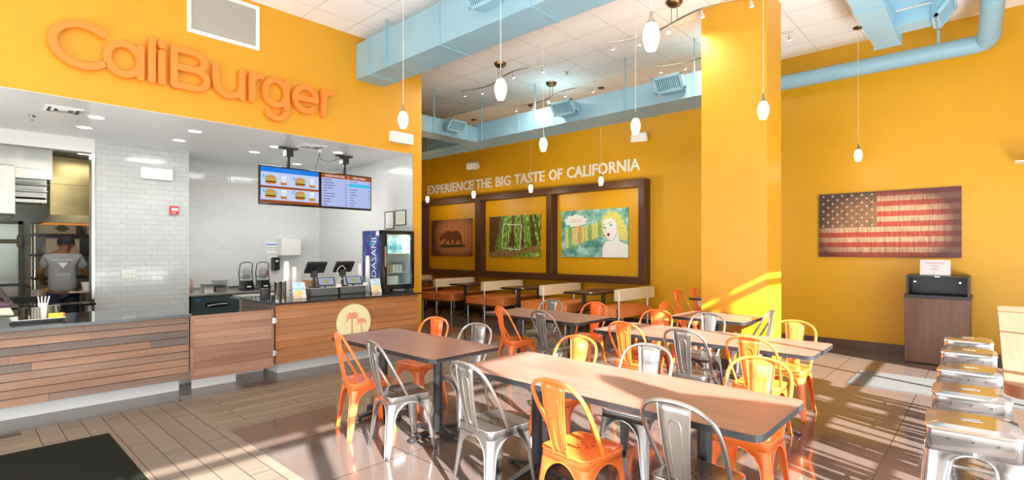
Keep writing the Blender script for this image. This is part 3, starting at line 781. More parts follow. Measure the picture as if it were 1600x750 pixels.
wpart(MB().box(1.785, 1.812, 6.462, 6.50, .13, .835).box(2.653, 2.68, 6.462, 6.50, .13, .835).box(1.812, 2.653, 6.462, 6.50, .805, .835).box(1.812, 2.653, 6.462, 6.50, .13, .165), 'gate_frame', m_clad_g[0], t, smooth=0)
for z in (.30, .70): wpart(MB().cyl((2.687, 6.455, z - .035), (2.687, 6.455, z + .035), .009, n=12).box(2.66, 2.715, 6.4585, 6.462, z - .03, z + .03), 'hinge', m_chrome, t)
tag(MB().box(1.84, 2.30, 6.62, 6.66, 0, .10).box(1.78, 2.75, 6.95, 6.97, 0, .14).build('floor_kick_plate', m_white_gloss, smooth=0), 'white kick board on the floor under the counter gate', 'kick board')

# palm tree disc
m_disc = M('pale_yellow_disc', (.86, .82, .50), .45); m_palm = M('salmon_palm', (.80, .33, .19), .5)
t = thing('palm_sign', 'round pale yellow sign with two salmon palm trees on the counter front', 'sign', (3.775, 6.47, .31))
fr = FY(6.488, 3.775, .562)
wpart(MB().prism(arc(0, 0, .257, .257, 0, 353, 52), fr, 0, .025), 'disc', m_disc, t)
def palm(mb, x, z, s):
    tr = [(x - .012 * s, -.235), (x + .02 * s, -.235), (x + .018 * s, z), (x - .004 * s, z)]
    mb.prism(tr, fr, .025, .028)
    for a, l in ((165, .15), (200, .14), (130, .13), (15, .15), (-18, .14), (50, .13), (90, .08)):
        c = Vector((x + .005, z)); d = Vector((math.cos(R(a)), math.sin(R(a)))); n_ = Vector((-d.y, d.x)); L_ = l * s
        dr = -.05 * s
        tip = c + d * L_ + Vector((0, dr * abs(d.x))); mid = c + d * L_ * .55 + Vector((0, .022 * s))
        mb.prism([tuple(c + n_ * .008), tuple(mid + n_ * .022 * s), tuple(tip), tuple(mid - n_ * .016 * s), tuple(c - n_ * .008)], fr, .025, .0285 + a * 1e-6)
mb = MB(); palm(mb, -.04, .075, .85); palm(mb, .105, .0, .62)
wpart(mb, 'palm_tree', m_palm, t, smooth=0)

# ------------------------------------------------------------------ signs in the room
t = thing('wall_lettering', 'big raised orange rounded letters of the restaurant name above the counter', 'sign', (2.2, WY, 3.47))
fr = FY(WY); W = .073; a0, a1 = .018, .075
def letter(n_, *strokes):
    mb = MB()
    for i, s_ in enumerate(strokes):
        cl = isinstance(s_, tuple); pts = s_[0] if cl else s_
        mb.stroke(pts, W, fr, a0, a1 + i * .0003, close=cl)
    wpart(mb, 'letter', m_sign_o, t, smooth=35)
h = W / 2; bx = 3.47 + h; xt = 3.875 - h; xm = (bx + xt) / 2; xr = (xt - bx) / 2
letter('C', arc(.938, 3.725, .245, .215, 48, 312, 40))
def bowl(x0, x1): return (arc((x0 + x1) / 2, xm, (x1 - x0) / 2 - h, xr, 0, 349, 34),)
letter('a', bowl(1.103, 1.475), [(1.44, xt), (1.44, bx)])
letter('l', [(1.548, 3.965), (1.548, bx)])
letter('i', [(1.645, xt), (1.645, bx)], [(1.645, 3.95), (1.645, 3.925)])
up = 3.968 - h; md = 3.725; B_ = 2.0
letter('B', [(1.768, bx), (1.768, up)], [(1.768, up)] + arc(1.97, (up + md) / 2, .115, (up - md) / 2, 90, -90, 14) + [(1.768, md)],
       [(1.768, md)] + arc(1.985, (bx + md) / 2, .13, (md - bx) / 2, 90, -90, 14) + [(1.768, bx)])
letter('u', [(2.213, xt)] + arc(2.365, bx + .15, .152, .15, 180, 360, 18) + [(2.518, xt)], [(2.518, bx + .15), (2.518, bx)])
letter('r', [(2.638, xt), (2.638, bx)], arc(2.745, bx + .20, .107, xt - bx - .20, 180, 85, 10))
letter('g', bowl(2.765, 3.125), [(3.09, xt), (3.09, 3.45)] + arc(2.955, 3.455, .135, .125, 0, -150, 16))
letter('e', [(3.205, xm), (3.51, xm)], arc(3.357, xm, .153, xr, 0, 315, 36))
letter('r', [(3.62, xt), (3.62, bx)], arc(3.735, bx + .20, .115, xt - bx - .20, 180, 88, 10))

t = thing('wall_lettering', 'white capital letters of the slogan along the back wall above the pictures', 'sign', (BX, 8.8, 3.2))
# word ends measured along the wall
ws = (('EXPERIENCE', 669, 740), ('THE', 744, 768), ('BIG', 775, 798), ('TASTE', 804, 851), ('OF', 858, 879), ('CALIFORNIA', 886, 1001))
ca, sa = math.cos(math.atan(750 / 810)), math.sin(math.atan(750 / 810))
def wally(u): k = (u - 800) / 810; return BX * (sa - k * ca) / (ca + k * sa)
for wd, u0, u1 in ws:
    ya, yb = wally(u0), wally(u1)
    wpart(text_mb(wd, .355, FX(BX, ya, 3.215), 0, .02, width=ya - yb, bold=.018), 'word', m_white_let, t, smooth=0)

# ------------------------------------------------------------------ pendants and track lights
def make_pendant():
    t = thing('pendant_lamp', 'x', 'lamp', (0, 0, 0), 0, 'white glass pendant lamps')      # origin at the bottom of the glass
    MB().lathe([(.030, 0), (.036, .012), (.050, .055), (.055, .09), (.051, .125), (.036, .165), (.022, .178)], n=24).build('glass_shade', m_shade, t, smooth=60)
    MB().lathe([(.027, .172), (.024, .19), (.012, .205), (.009, .25), (.006, .255)], n=16).build('socket_cap', m_nickel, t)
    Z = CZ - 2.86
    MB().cyl((0, 0, .25), (0, 0, Z), .0032, n=6).build('cord', m_cord, t)
    MB().lathe([(.03, Z - .03), (.06, Z - .018), (.068, Z - .001)], n=24).build('ceiling_cup', m_bronze, t, smooth=60)
    return t
PD = make_pendant()
PL = [(3.256, 4.59, 'pendant lamp hanging in front of the menu wall, left of the emergency light'), (3.205, 3.10, 'large pendant lamp over the nearest long table, below the first wavy track light'),
      (3.076, 1.62, 'biggest and nearest pendant lamp, at the top of the picture'), (5.27, 4.32, 'pendant lamp over the shaded second row table, above the word OF'),
      (5.193, 2.925, 'pendant lamp in front of the white speaker left of the column'), (5.45, 1.66, 'pendant lamp hanging in front of the yellow column'),
      (9.0, 1.435, 'pendant lamp alone in front of the yellow wall above the flag picture'), (8.85, 5.76, 'small far pendant lamp over the booth below the teal poster'),
      (8.85, 7.62, 'small far pendant lamp over the booth below the forest picture'), (8.85, 9.50, 'small far pendant lamp over the booth right of the bear picture'),
      (8.85, 11.35, 'small far pendant lamp at the left end of the booths')]
for i, (x, y, l) in enumerate(PL):
    l = 'white glass ' + l
    if i == 0: PD.location = (x, y, 2.86); PD['label'] = l
    else: copy_tree(PD, l, (x, y, 2.86))
    pl_ = D.lights.new('pendant_glow', 'POINT'); pl_.energy = (3 if y < 2 else 14) if x > 7 else 3; pl_.color = (1, .84, .62); pl_.shadow_soft_size = .06
    po_ = D.objects.new('pendant_glow', pl_); COL.objects.link(po_); po_.location = (x, y, 2.79)

def make_track():
    t = thing('track_light', 'x', 'track light', (0, 0, 0), 0, 'wavy ceiling track lights')       # origin on the ceiling
    MB().lathe([(.03, -.075), (.075, -.06), (.10, -.03), (.108, 0)], n=28).build('ceiling_cup', m_bronze, t, smooth=60)
    for s in (-1, 1): MB().cyl((0, s * .04, -.07), (0, s * .04, -.27), .006, n=8).build('rod', m_nickel, t)
    pts = [(.13 * math.sin(PI * y / .98) * (1 if True else 0), y, -.27) for y in [(-1 + 2 * k / 40) for k in range(41)]]
    MB().tube(pts, .0105, 8).build('track_rail', m_nickel, t)
    for y in (-.96, -.42, .1, .58, .94):
        x = .13 * math.sin(PI * y / .98)
        h = MB().cyl((x, y, -.28), (x, y, -.325), .006, n=8)
        a = Vector((x, y, -.325)); d = Vector((.25, .12 * (1 if y > 0 else -1), -1)).normalized()
        h.cyl(a - d * .012, a + d * .055, .011, .026, n=16)
        o = h.build('spot_head', m_chrome, t)
        MB().cyl(a + d * .050, a + d * .058, .024, .022, n=16).build('bulb', m_bulb, o)
    return t
TK = make_track()
for x_, y_ in ((6.5, 6.3), (7.93, 6.3), (6.42, 3.05), (7.8, 3.0)): light('track_glow', 'AREA', (x_ - (.5 if x_ > 7 else 0), y_, CZ - .36), (0.05, 0, -1), 26, (1, .9, .76), .3, 1.8)
for i, (x, y, l) in enumerate(((6.5, 6.30, 'wavy ceiling track light left of centre, behind the hanging pendant'), (7.93, 6.30, 'farther wavy ceiling track light, above the blue duct and the slogan'),
                               (6.42, 3.05, 'nearest wavy ceiling track light, crossing in front of the column top'), (7.8, 3.0, 'wavy ceiling track light passing behind the yellow column'))):
    if i == 0: TK.location = (x, y, CZ); TK['label'] = l
    else: copy_tree(TK, l, (x, y, CZ), 0)
def sprinkler(x, y, z, label):
    t = thing('sprinkler', label, 'sprinkler', (x, y, z - .055))
    MB().lathe([(.035, .053), (.03, .042), (.012, .04), (.009, .015)], n=16).build('body', m_nickel, t)
    MB().lathe([(.022, .0), (.022, .003), (.004, .012)], n=12).build('deflector', m_nickel, t)
sprinkler(7.63, 5.7, CZ, 'ceiling sprinkler between the wavy track lights')
sprinkler(6.9, 8.6, CZ, 'ceiling sprinkler over the booth room, near the branch of the duct')
sprinkler(.645, 8.37, SZ, 'sprinkler on the white ceiling left of the ceiling vent')
sprinkler(.75, 10.6, 3.06, 'sprinkler on the kitchen ceiling seen through the opening')

# recessed downlights, ceiling vents over the counter
def make_down():
    t = thing('downlight', 'x', 'downlight', (0, 0, 0), 0, 'recessed downlights')
    MB().lathe([(.105, 0), (.105, -.004), (.082, -.008), (.08, 0)], n=32).build('trim_ring', m_white_pl, t, smooth=60)
    MB().lathe([(.078, -.001), (.078, -.003), (.02, -.005)], n=28).build('lens', m_down, t)
    return t
DL = make_down()
dl = [(1.175, 7.88, 'recessed downlight right of the square vent, nearest the dining room'), (1.17, 8.65, 'recessed downlight behind the one beside the vent, left end'), (2.215, 7.85, 'front recessed downlight above the tiled wall'), (2.24, 8.66, 'rear recessed downlight above the tiled wall'),
      (3.39, 8.12, 'recessed downlight above the left menu screen, nearest its bracket'), (3.34, 8.80, 'recessed downlight behind the left menu screen bracket'), (4.34, 9.45, 'farthest recessed downlight, behind the menu screens'), (4.29, 7.85, 'recessed downlight in front of the right menu screen bracket')]
for i, (x, y, l) in enumerate(dl):
    if i == 0: DL.location = (x, y, SZ - .0005); DL['label'] = l
    else: copy_tree(DL, l, (x, y, SZ - .0005))
for x, y in ((1.17, 8.3), (2.3, 8.2), (3.4, 8.4), (4.35, 8.6)):
    L_ = light('downlight_glow', 'AREA', (x, y, SZ - .03), (0, 0, -1), 15, (1, .98, .95), .5)
def ceiling_vent(x, y, s, z, label, flip=0):
    t = thing('ceiling_vent', label, 'vent', (x, y, z - .02))
    mb = MB()
    for k, (a, b, zz) in enumerate(((s, s - .03, 0), (s - .06, s - .085, -.004), (s - .12, s - .145, -.008), (s - .18, s - .2, -.012))):
        if b <= 0: continue
        o_ = [(-a, -a, .019), (a, -a, .019), (a, a, .019), (-a, a, .019)]; i_ = [(-b, -b, .004), (b, -b, .004), (b, b, .004), (-b, b, .004)]
        mb.add(o_ + i_, [(q, (q + 1) % 4, (q + 1) % 4 + 4, q + 4) for q in range(4)])
    mb.build('louver', m_white_pl, t, smooth=0, solid=.003)
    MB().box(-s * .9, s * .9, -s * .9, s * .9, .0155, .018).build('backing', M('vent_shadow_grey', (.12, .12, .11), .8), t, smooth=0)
ceiling_vent(.86, 7.74, .17, SZ, 'square white ceiling vent on the left above the counter')
ceiling_vent(3.76, 7.68, .17, SZ, 'square white ceiling vent above the menu screens')

# return air grille above the counter
t = thing('air_grille', 'large white louvered return air grille above the orange sign', 'vent', (2.33, WY, 4.19))
wpart(MB().box(1.915, 2.755, WY - .018, WY, 4.19, 4.235).box(1.915, 2.755, WY - .018, WY, 4.725, 4.77).box(1.915, 1.96, WY - .018, WY, 4.235, 4.725).box(2.71, 2.755, WY - .018, WY, 4.235, 4.725), 'grille_frame', m_white_pl, t, smooth=0, bevel=.002, seg=1)
mb = MB()
for k in range(36):
    z = 4.238 + k * .0137
    mb.hexa([(1.96, WY - .012, z), (2.71, WY - .012, z), (1.96, WY - .002, z + .008), (2.71, WY - .002, z + .008), (1.96, WY - .012, z + .002), (2.71, WY - .012, z + .002), (1.96, WY - .002, z + .010), (2.71, WY - .002, z + .010)])
wpart(mb, 'louver_blades', m_white_pl, t, smooth=0)
wpart(MB().box(1.96, 2.71, WY - .0015, WY, 4.235, 4.725), 'backing', M('grille_backing', (.33, .32, .28), .8), t, smooth=0)

# emergency lights, fire alarm, speakers, outlets
def emergency(x, y, z, wd, hg, label):
    t = thing('emergency_light', label, 'emergency light', (x, y, z))
    wpart(MB().prism(rrect(x - wd / 2, x + wd / 2, z, z + hg, .02), lambda a, b, d: (a, y - d, b), 0, .06), 'housing', m_white_pl, t, bevel=.008, seg=2)
    for s in (-1, 1):
        c = (x + s * wd * .36, y - .06, z + hg * .5)
        o = wpart(MB().lathe([(.05, 0), (.05, -.022), (.03, -.03)], c, 24, axis='y'), 'lamp_head', m_white_pl, t)
        wpart(MB().lathe([(.036, -.026), (.036, -.032), (.01, -.036)], c, 20, axis='y'), 'lens', M('emergency_lens', (.75, .76, .75), .15), o)
emergency(4.98, WY, 3.305, .44, .17, 'white twin head emergency light on the yellow wall above the counter opening')
emergency(2.15, 9.52, 2.655, .42, .17, 'white twin head emergency light on the tiled wall')
t = thing('fire_alarm', 'small red fire alarm on the white tiled wall', 'fire alarm', (2.38, 9.5, 2.13))
wpart(MB().box(2.33, 2.45, 9.47, 9.52, 2.125, 2.255), 'case', M('alarm_red', (.70, .02, .02), .3), t, smooth=0, bevel=.006)
wpart(MB().box(2.345, 2.435, 9.466, 9.47, 2.18, 2.225), 'strobe', m_white_pl, t, smooth=0)
wpart(text_mb('FIRE', .03, FY(9.47, 2.35, 2.137), 0, .002), 'word', m_white_let, t, smooth=0)
t = thing('light_switch', 'steel triple switch plate low on the tiled wall', 'switch', (1.80, 9.52, 1.13))
wpart(MB().box(1.71, 1.895, 9.51, 9.52, 1.135, 1.265), 'plate', M('beige_steel_plate', (.55, .55, .50), .35, .4), t, smooth=0, bevel=.004)
for k in range(3): wpart(MB().box(1.745 + k * .05, 1.757 + k * .05, 9.498, 9.51, 1.185, 1.215), 'toggle', m_white_pl, t, smooth=0)
def speaker(y, z, label):
    t = thing('wall_speaker', label, 'speaker', (BX - .1, y, z))
    q = [Vector(p) for p in ((-.10, -.17, -.09), (.10, -.17, -.09), (-.10, .17, -.09), (.10, .17, -.09), (-.07, -.15, .09), (.09, -.15, .09), (-.07, .15, .09), (.09, .15, .09))]
    m3 = Matrix.Rotation(R(-22), 3, 'Y') @ Matrix.Rotation(0, 3, 'Z'); m3 = Matrix.Rotation(R(20), 3, 'Z') @ m3
    MB().hexa([m3 @ p + Vector((-.08, 0, 0)) for p in q]).build('cabinet', m_white_pl, t, smooth=0, bevel=.02, seg=3)
    MB().box(-.02, .1, -.03, .03, -.03, .03).build('wall_bracket', m_white_pl, t, smooth=0, bevel=.004)
speaker(10.2, 3.82, 'small white speaker on the back wall above the word THE')
speaker(5.25, 3.86, 'white speaker on the back wall above the end of the slogan')
tag(MB().box(BX - .012, BX, 4.03, 4.12, .47, .60).build('wall_outlet', m_chrome, smooth=0, bevel=.004), 'small steel outlet plate low on the back wall left of the column', 'outlet')
tag(MB().box(9.3, 9.55, -.62, -.22, 2.70, 2.715).box(9.55, 9.65, -.5, -.3, 2.695, 2.72).build('wall_bracket_shelf', m_white_pl, smooth=0), 'thin white bracket sticking out at the right edge of the yellow wall', 'bracket')

# ------------------------------------------------------------------ pictures
def art_mat(name, base, planks=None, spot=None, rough=.5, dark=(.05, .02, .015)):
    """printed board: base colour, plank lines and printed burnt edges"""
    m = M(name, base, rough); n, L, b = tex_nodes(m)
    mp = mapped(n, L, (1, 1, 1)); no = n.new('ShaderNodeTexNoise'); no.inputs['Scale'].default_value = 5; no.inputs['Detail'].default_value = 6; no.inputs['Roughness'].default_value = .65
    mp.inputs['Scale'].default_value = (1, 9, 1.3); L.new(mp.outputs[0], no.inputs['Vector'])
    mr = n.new('ShaderNodeMapRange'); mr.inputs[1].default_value = .35; mr.inputs[2].default_value = .62
    L.new(no.outputs[0], mr.inputs[0])
    mx = n.new('ShaderNodeMix'); mx.data_type = 'RGBA'; mx.inputs[6].default_value = lin(dark) + (1,); mx.inputs[7].default_value = lin(base) + (1,)
    fac = mr.outputs[0]
    if spot:   # (y, z, ry, rz) brighter printed middle in object space
        sx = n.new('ShaderNodeSeparateXYZ'); tc = n.new('ShaderNodeTexCoord'); L.new(tc.outputs['Object'], sx.inputs[0])
        def mth(op, a, b_=None):
            q = n.new('ShaderNodeMath'); q.operation = op
            for i, v in enumerate((a, b_)):
                if v is None: continue
                if isinstance(v, (int, float)): q.inputs[i].default_value = v
                else: L.new(v, q.inputs[i])
            return q.outputs[0]
        dy = mth('DIVIDE', mth('SUBTRACT', sx.outputs[1], spot[0]), spot[2]); dz = mth('DIVIDE', mth('SUBTRACT', sx.outputs[2], spot[1]), spot[3])
        rr = mth('ADD', mth('POWER', mth('ABSOLUTE', dy), 3.0), mth('POWER', mth('ABSOLUTE', dz), 3.0))
        fac = mth('MULTIPLY', mth('ADD', mth('MULTIPLY', mr.outputs[0], .55), .45), mth('SUBTRACT', 1.0, mth('MINIMUM', rr, .93)))
    L.new(fac, mx.inputs[0]); L.new(mx.outputs[2], b.inputs['Base Color']); return m
def picture(name, label, y0, y1, z0, z1, matl, th=.03):
    t = thing(name, label, 'picture', (BX, (y0 + y1) / 2, z0))
    wpart(MB().box(BX - th, BX, y0, y1, z0, z1), 'panel', matl, t, smooth=0)
    return t
# flag, y runs from 2.08 (left) to .31 (right)
FY0, FY1, FZ0, FZ1 = .315, 2.075, 1.452, 2.462
sp_ = lambda: None
t = thing('flag_picture', 'weathered wooden board picture of a striped flag with stars, on the yellow wall', 'picture', (BX, 1.195, FZ0))
SPOT = (0.05, .48, .88, .555)      # middle of the print in object space (origin at the thing)
flag_red = art_mat('flag_red', (.80, .12, .06), spot=SPOT, dark=(.06, .015, .015)); flag_pale = art_mat('flag_cream', (1.0, .66, .38), spot=SPOT, dark=(.10, .03, .02))
flag_blue = art_mat('flag_canton', (.46, .25, .11), spot=(.0, .42, .86, .60), dark=(.035, .025, .03)); flag_star = art_mat('flag_star', (1.0, .66, .42), spot=(.0, .45, 1.2, .8), dark=(.25, .1, .07))
wpart(MB().box(BX - .028, BX, FY0, FY1, FZ0, FZ1), 'board', M('board_edge', (.03, .02, .02), .6), t, smooth=0)
sh = (FZ1 - FZ0) / 13; cant_y = FY1 - (FY1 - FY0) * .445
mr_ = MB(); mp_ = MB()
for i in range(13):
    z1_ = FZ1 - i * sh; ye = cant_y if i < 7 else FY1
    (mr_ if i % 2 == 0 else mp_).box(BX - .0295, BX - .028, FY0 + .001, ye, z1_ - sh, z1_)
wpart(mr_, 'red_stripe', flag_red, t, smooth=0); wpart(mp_, 'pale_stripe', flag_pale, t, smooth=0)
cn = wpart(MB().box(BX - .0297, BX - .028, cant_y, FY1 - .001, FZ1 - 7 * sh, FZ1), 'canton', flag_blue, t, smooth=0)
ms = MB()
for r_ in range(9):
    for c_ in range(6 if r_ % 2 == 0 else 5):
        yy = FY1 - (FY1 - cant_y) * ((c_ + (.5 if r_ % 2 == 0 else 1.0)) / 6); zz = FZ1 - 7 * sh * (r_ + .5) / 9.2 - .01
        ms.prism([((.024 if k % 2 == 0 else .010) * math.sin(PI * k / 5), (.024 if k % 2 == 0 else .010) * math.cos(PI * k / 5)) for k in range(10)], FX(BX, yy, zz), .0297, .0302)
wpart(ms, 'star', flag_star, cn, smooth=0)
mg = MB()
for k in range(1, 10): mg.box(BX - .0303, BX - .0295, FY0 + (FY1 - FY0) * k / 10 - .002, FY0 + (FY1 - FY0) * k / 10 + .002, FZ0, FZ1)
wpart(mg, 'plank_gap', M('plank_gap_dark', (.10, .035, .025), .7), t, smooth=0)

# bear
Y0, Y1 = 10.40, 12.15; ZB, ZT = 1.395, 2.425
m_bear_bg = art_mat('bear_board', (.80, .33, .14), spot=(-.15, .52, .95, .60), dark=(.06, .018, .012))
t = picture('bear_picture', 'brown wooden board picture of a walking bear in the left wall frame', Y0, Y1, ZB, ZT, m_bear_bg)
frb = FX(BX - .03, Y1, ZB)     # a from the left edge 0..1.75, b 0..1.03
s_ = 1.75 / 365; zs_ = 1.03 / 335   # crop pixels to metres
def bp(px_, py_): return ((px_ - 140) * s_, (635 - py_) * zs_)
bear = [bp(*p) for p in ((218, 470), (222, 452), (238, 440), (250, 430), (262, 425), (272, 418), (285, 405), (305, 402), (325, 410), (350, 405), (378, 405), (398, 418), (412, 440), (418, 470), (420, 500), (428, 528), (410, 530), (400, 505), (385, 490), (370, 510), (362, 530), (345, 530), (350, 505), (345, 488), (325, 490), (332, 515), (336, 530), (318, 530), (308, 500), (296, 488), (285, 510), (272, 530), (256, 532), (262, 515), (275, 490), (272, 478), (255, 480), (240, 492), (228, 500), (220, 492))]
wpart(MB().prism(bear, frb, 0, .0015), 'bear', art_mat('bear_brown', (.22, .07, .03), dark=(.09, .025, .012)), t, smooth=0)
wpart(MB().prism([bp(*p) for p in ((215, 545), (250, 528), (330, 532), (420, 530), (465, 545), (430, 556), (300, 560), (235, 560))], frb, 0, .001), 'grass_patch', M('bear_grass', (.06, .05, .02), .6), t, smooth=0)
mb = MB()
for k in range(1, 12): mb.box(BX - .031, BX - .03, Y0 + 1.75 * k / 12 - .003, Y0 + 1.75 * k / 12 + .003, ZB, ZT)
wpart(mb, 'plank_gap', M('bear_plank_gap', (.12, .035, .02), .7), t, smooth=0)

# forest
Y0, Y1 = 7.98, 9.72; ZB, ZT = 1.385, 2.43
m_for = M('forest_green', (.16, .34, .03), .5); n, L, b = tex_nodes(m_for)
mp = mapped(n, L, (1, 16, 5)); no = n.new('ShaderNodeTexNoise'); no.inputs['Scale'].default_value = 1.6; no.inputs['Detail'].default_value = 8; L.new(mp.outputs[0], no.inputs['Vector'])
cr = n.new('ShaderNodeValToRGB'); cr.color_ramp.elements[0].position = .35; cr.color_ramp.elements[0].color = (.012, .03, .004, 1); cr.color_ramp.elements[1].position = .7; cr.color_ramp.elements[1].color = (.62, .82, .30, 1)
e_ = cr.color_ramp.elements.new(.52); e_.color = (.17, .36, .03, 1); L.new(no.outputs[0], cr.inputs[0]); L.new(cr.outputs[0], b.inputs['Base Color'])
t = picture('forest_picture', 'green redwood forest picture with a tilted white outline square in the middle wall frame', Y0, Y1, ZB, ZT, m_for)
frf = FX(BX - .03, Y1, ZB); s_ = 1.74 / 465; zs_ = 1.045 / 360
def fp(px_, py_): return ((px_ - 660) * s_, (640 - py_) * zs_)
def apoly(pts): return [(min(max(a, 0.002), 1.738), min(max(b_, .002), 1.043)) for a, b_ in (fp(*p) for p in pts)]
m_trunk = art_mat('trunk_brown', (.16, .075, .03), dark=(.02, .012, .005)); m_trunk2 = art_mat('trunk_mossy', (.20, .27, .07), dark=(.03, .03, .01))
wpart(MB().prism(apoly(((660, 285), (775, 278), (750, 400), (725, 500), (712, 590), (660, 600))), frf, 0, .001).prism(apoly(((880, 275), (905, 275), (893, 400), (905, 545), (835, 550), (872, 450))), frf, 0, .001)
      .prism(apoly(((1030, 262), (1055, 262), (1075, 400), (1098, 560), (1055, 560), (1046, 420))), frf, 0, .001).prism(apoly(((960, 270), (975, 270), (985, 560), (965, 560))), frf, 0, .001).prism(apoly(((1070, 262), (1090, 262), (1124, 450), (1124, 520))), frf, 0, .001), 'dark_trunk', m_trunk, t, smooth=0)
wpart(MB().prism(apoly(((775, 278), (810, 278), (770, 430), (735, 590), (708, 590), (740, 440))), frf, 0, .0012), 'mossy_trunk', m_trunk2, t, smooth=0)
wpart(MB().prism(apoly(((660, 600), (760, 580), (900, 590), (960, 570), (1124, 535), (1124, 590), (1000, 600), (900, 636), (660, 638))), frf, 0, .0014), 'fallen_log', art_mat('log_tan', (.42, .24, .09), dark=(.06, .05, .02)), t, smooth=0)
sq = [fp(*p) for p in ((800, 350), (965, 367), (946, 580), (785, 560))]
wpart(MB().stroke(sq, .026, frf, .001, .003, close=True), 'white_outline', m_white_let, t, smooth=0)

# generic teal poster
Y0, Y1 = 5.59, 7.34; ZB, ZT = 1.40, 2.455
m_teal = M('poster_teal', (.13, .42, .38), .45); n, L, b = tex_nodes(m_teal)
mp = mapped(n, L, (1, 3, 3)); no = n.new('ShaderNodeTexNoise'); no.inputs['Scale'].default_value = 1.5; no.inputs['Detail'].default_value = 6; L.new(mp.outputs[0], no.inputs['Vector'])
cr = n.new('ShaderNodeValToRGB'); cr.color_ramp.elements[0].position = .38; cr.color_ramp.elements[0].color = (.05, .27, .24, 1); cr.color_ramp.elements[1].position = .68; cr.color_ramp.elements[1].color = (.45, .74, .66, 1)
L.new(no.outputs[0], cr.inputs[0]); L.new(cr.outputs[0], b.inputs['Base Color'])
t = picture('poster_picture', 'teal poster with yellow block letters and a pale woman with yellow hair, right wall frame', Y0, Y1, ZB, ZT, m_teal)
frp = FX(BX - .03, Y1, ZB); s_ = 1.75 / 525; zs_ = 1.055 / 380
def pp(px_, py_): return (min(max((px_ - 136) * s_, .002), 1.748), min(max((656 - py_) * zs_, .002), 1.053))
m_pw = M('poster_white', (.80, .84, .84), .5); m_py = M('poster_yellow', (.66, .66, .16), .5, noise=(30, .35)); m_pg = M('poster_green', (.24, .42, .10), .5); m_po = M('poster_orange', (.85, .28, .10), .5); m_pk = M('poster_black', (.02, .05, .05), .5); m_pt = M('poster_eye_teal', (.05, .40, .50), .5); m_pr = M('poster_lip', (.25, .02, .03), .5)
cl = []
for k in range(40):
    a = 2 * PI * k / 40; r_ = 1 + .12 * math.sin(9 * a); cl.append(pp(255 + 88 * r_ * math.cos(a), 360 - 48 * r_ * math.sin(a)))
wpart(MB().prism(cl, frp, 0, .001), 'cloud', m_pw, t, smooth=0)
wpart(text_mb('CaliBurger', .12, lambda a, b_, d: frp(pp(208, 372)[0] + a, pp(208, 372)[1] + b_, d), .001, .0016, width=.36), 'cloud_lettering', M('poster_cloud_text', (.75, .52, .25), .5), t, smooth=0)
rn = random.Random(3); my = MB(); mg_ = MB(); mo = MB()
for k, x in enumerate(range(172, 470, 27)):
    top = 425 - (x - 172) * .17 + rn.uniform(-8, 8); bot = 585 - (x - 172) * .36 + rn.uniform(-8, 8)
    (mo if k == 4 else (mg_ if k % 3 == 1 else my)).prism([pp(x, top), pp(x + 21, top - 4), pp(x + 23, bot - 6), pp(x + 2, bot)], frp, 0, .0012)
    mg_.prism([pp(x + 4, bot), pp(x + 22, bot - 6), pp(x + 18, bot + 14), pp(x + 6, bot + 16)], frp, 0, .001)
wpart(my, 'yellow_block', m_py, t, smooth=0); wpart(mg_, 'green_block', m_pg, t, smooth=0); wpart(mo, 'orange_block', m_po, t, smooth=0)
wpart(text_mb('CALIFORNIA', .08, lambda a, b_, d: frp(pp(300, 578)[0] + a, pp(300, 578)[1] + b_, d), .0, .0014, width=.55), 'poster_word', m_pk, t, smooth=0)
hair = []
for k in range(60):
    a = 2 * PI * k / 60; r_ = 1 + .06 * math.sin(11 * a); hair.append(pp(545 + 82 * r_ * math.cos(a), 395 - 95 * r_ * math.sin(a)))
hm = MB().prism(hair, frp, 0, .0016); hm.prism([pp(575, 420), pp(640, 400), pp(658, 460), pp(655, 520), pp(612, 525), pp(585, 480)], frp, 0, .0017)
wpart(hm, 'yellow_hair', m_py, t, smooth=0)
wpart(MB().prism([pp(*p) for p in ((478, 375), (505, 350), (545, 352), (572, 380), (578, 430), (560, 485), (535, 520), (515, 518), (492, 480), (482, 440))], frp, .0016, .0024)
      .prism([pp(*p) for p in ((530, 500), (580, 440), (600, 530), (640, 550), (660, 560), (660, 655), (465, 655), (470, 580), (490, 535), (530, 525))], frp, .0016, .0022), 'pale_figure', m_pw, t, smooth=0)
wpart(MB().prism([pp(*p) for p in ((478, 425), (490, 410), (500, 425), (490, 434))], frp, .0024, .003).prism([pp(*p) for p in ((520, 408), (535, 395), (550, 405), (535, 414))], frp, .0024, .003), 'eye', m_pt, t, smooth=0)
wpart(MB().prism([pp(*p) for p in ((503, 478), (515, 464), (530, 472), (518, 496))], frp, .0024, .003), 'lips', m_pr, t, smooth=0)
wpart(MB().stroke([pp(*p) for p in ((528, 520), (545, 525), (565, 500), (582, 460))], .008, frp, .0024, .0028).stroke([pp(*p) for p in ((482, 400), (500, 394))], .008, frp, .0024, .0028).stroke([pp(*p) for p in ((512, 392), (540, 380))], .008, frp, .0024, .0028).stroke([pp(*p) for p in ((468, 655), (470, 585), (492, 538))], .008, frp, .0024, .0028).stroke([pp(*p) for p in ((500, 430), (500, 458), (508, 460))], .006, frp, .0024, .0028), 'drawn_line', m_pk, t, smooth=0)

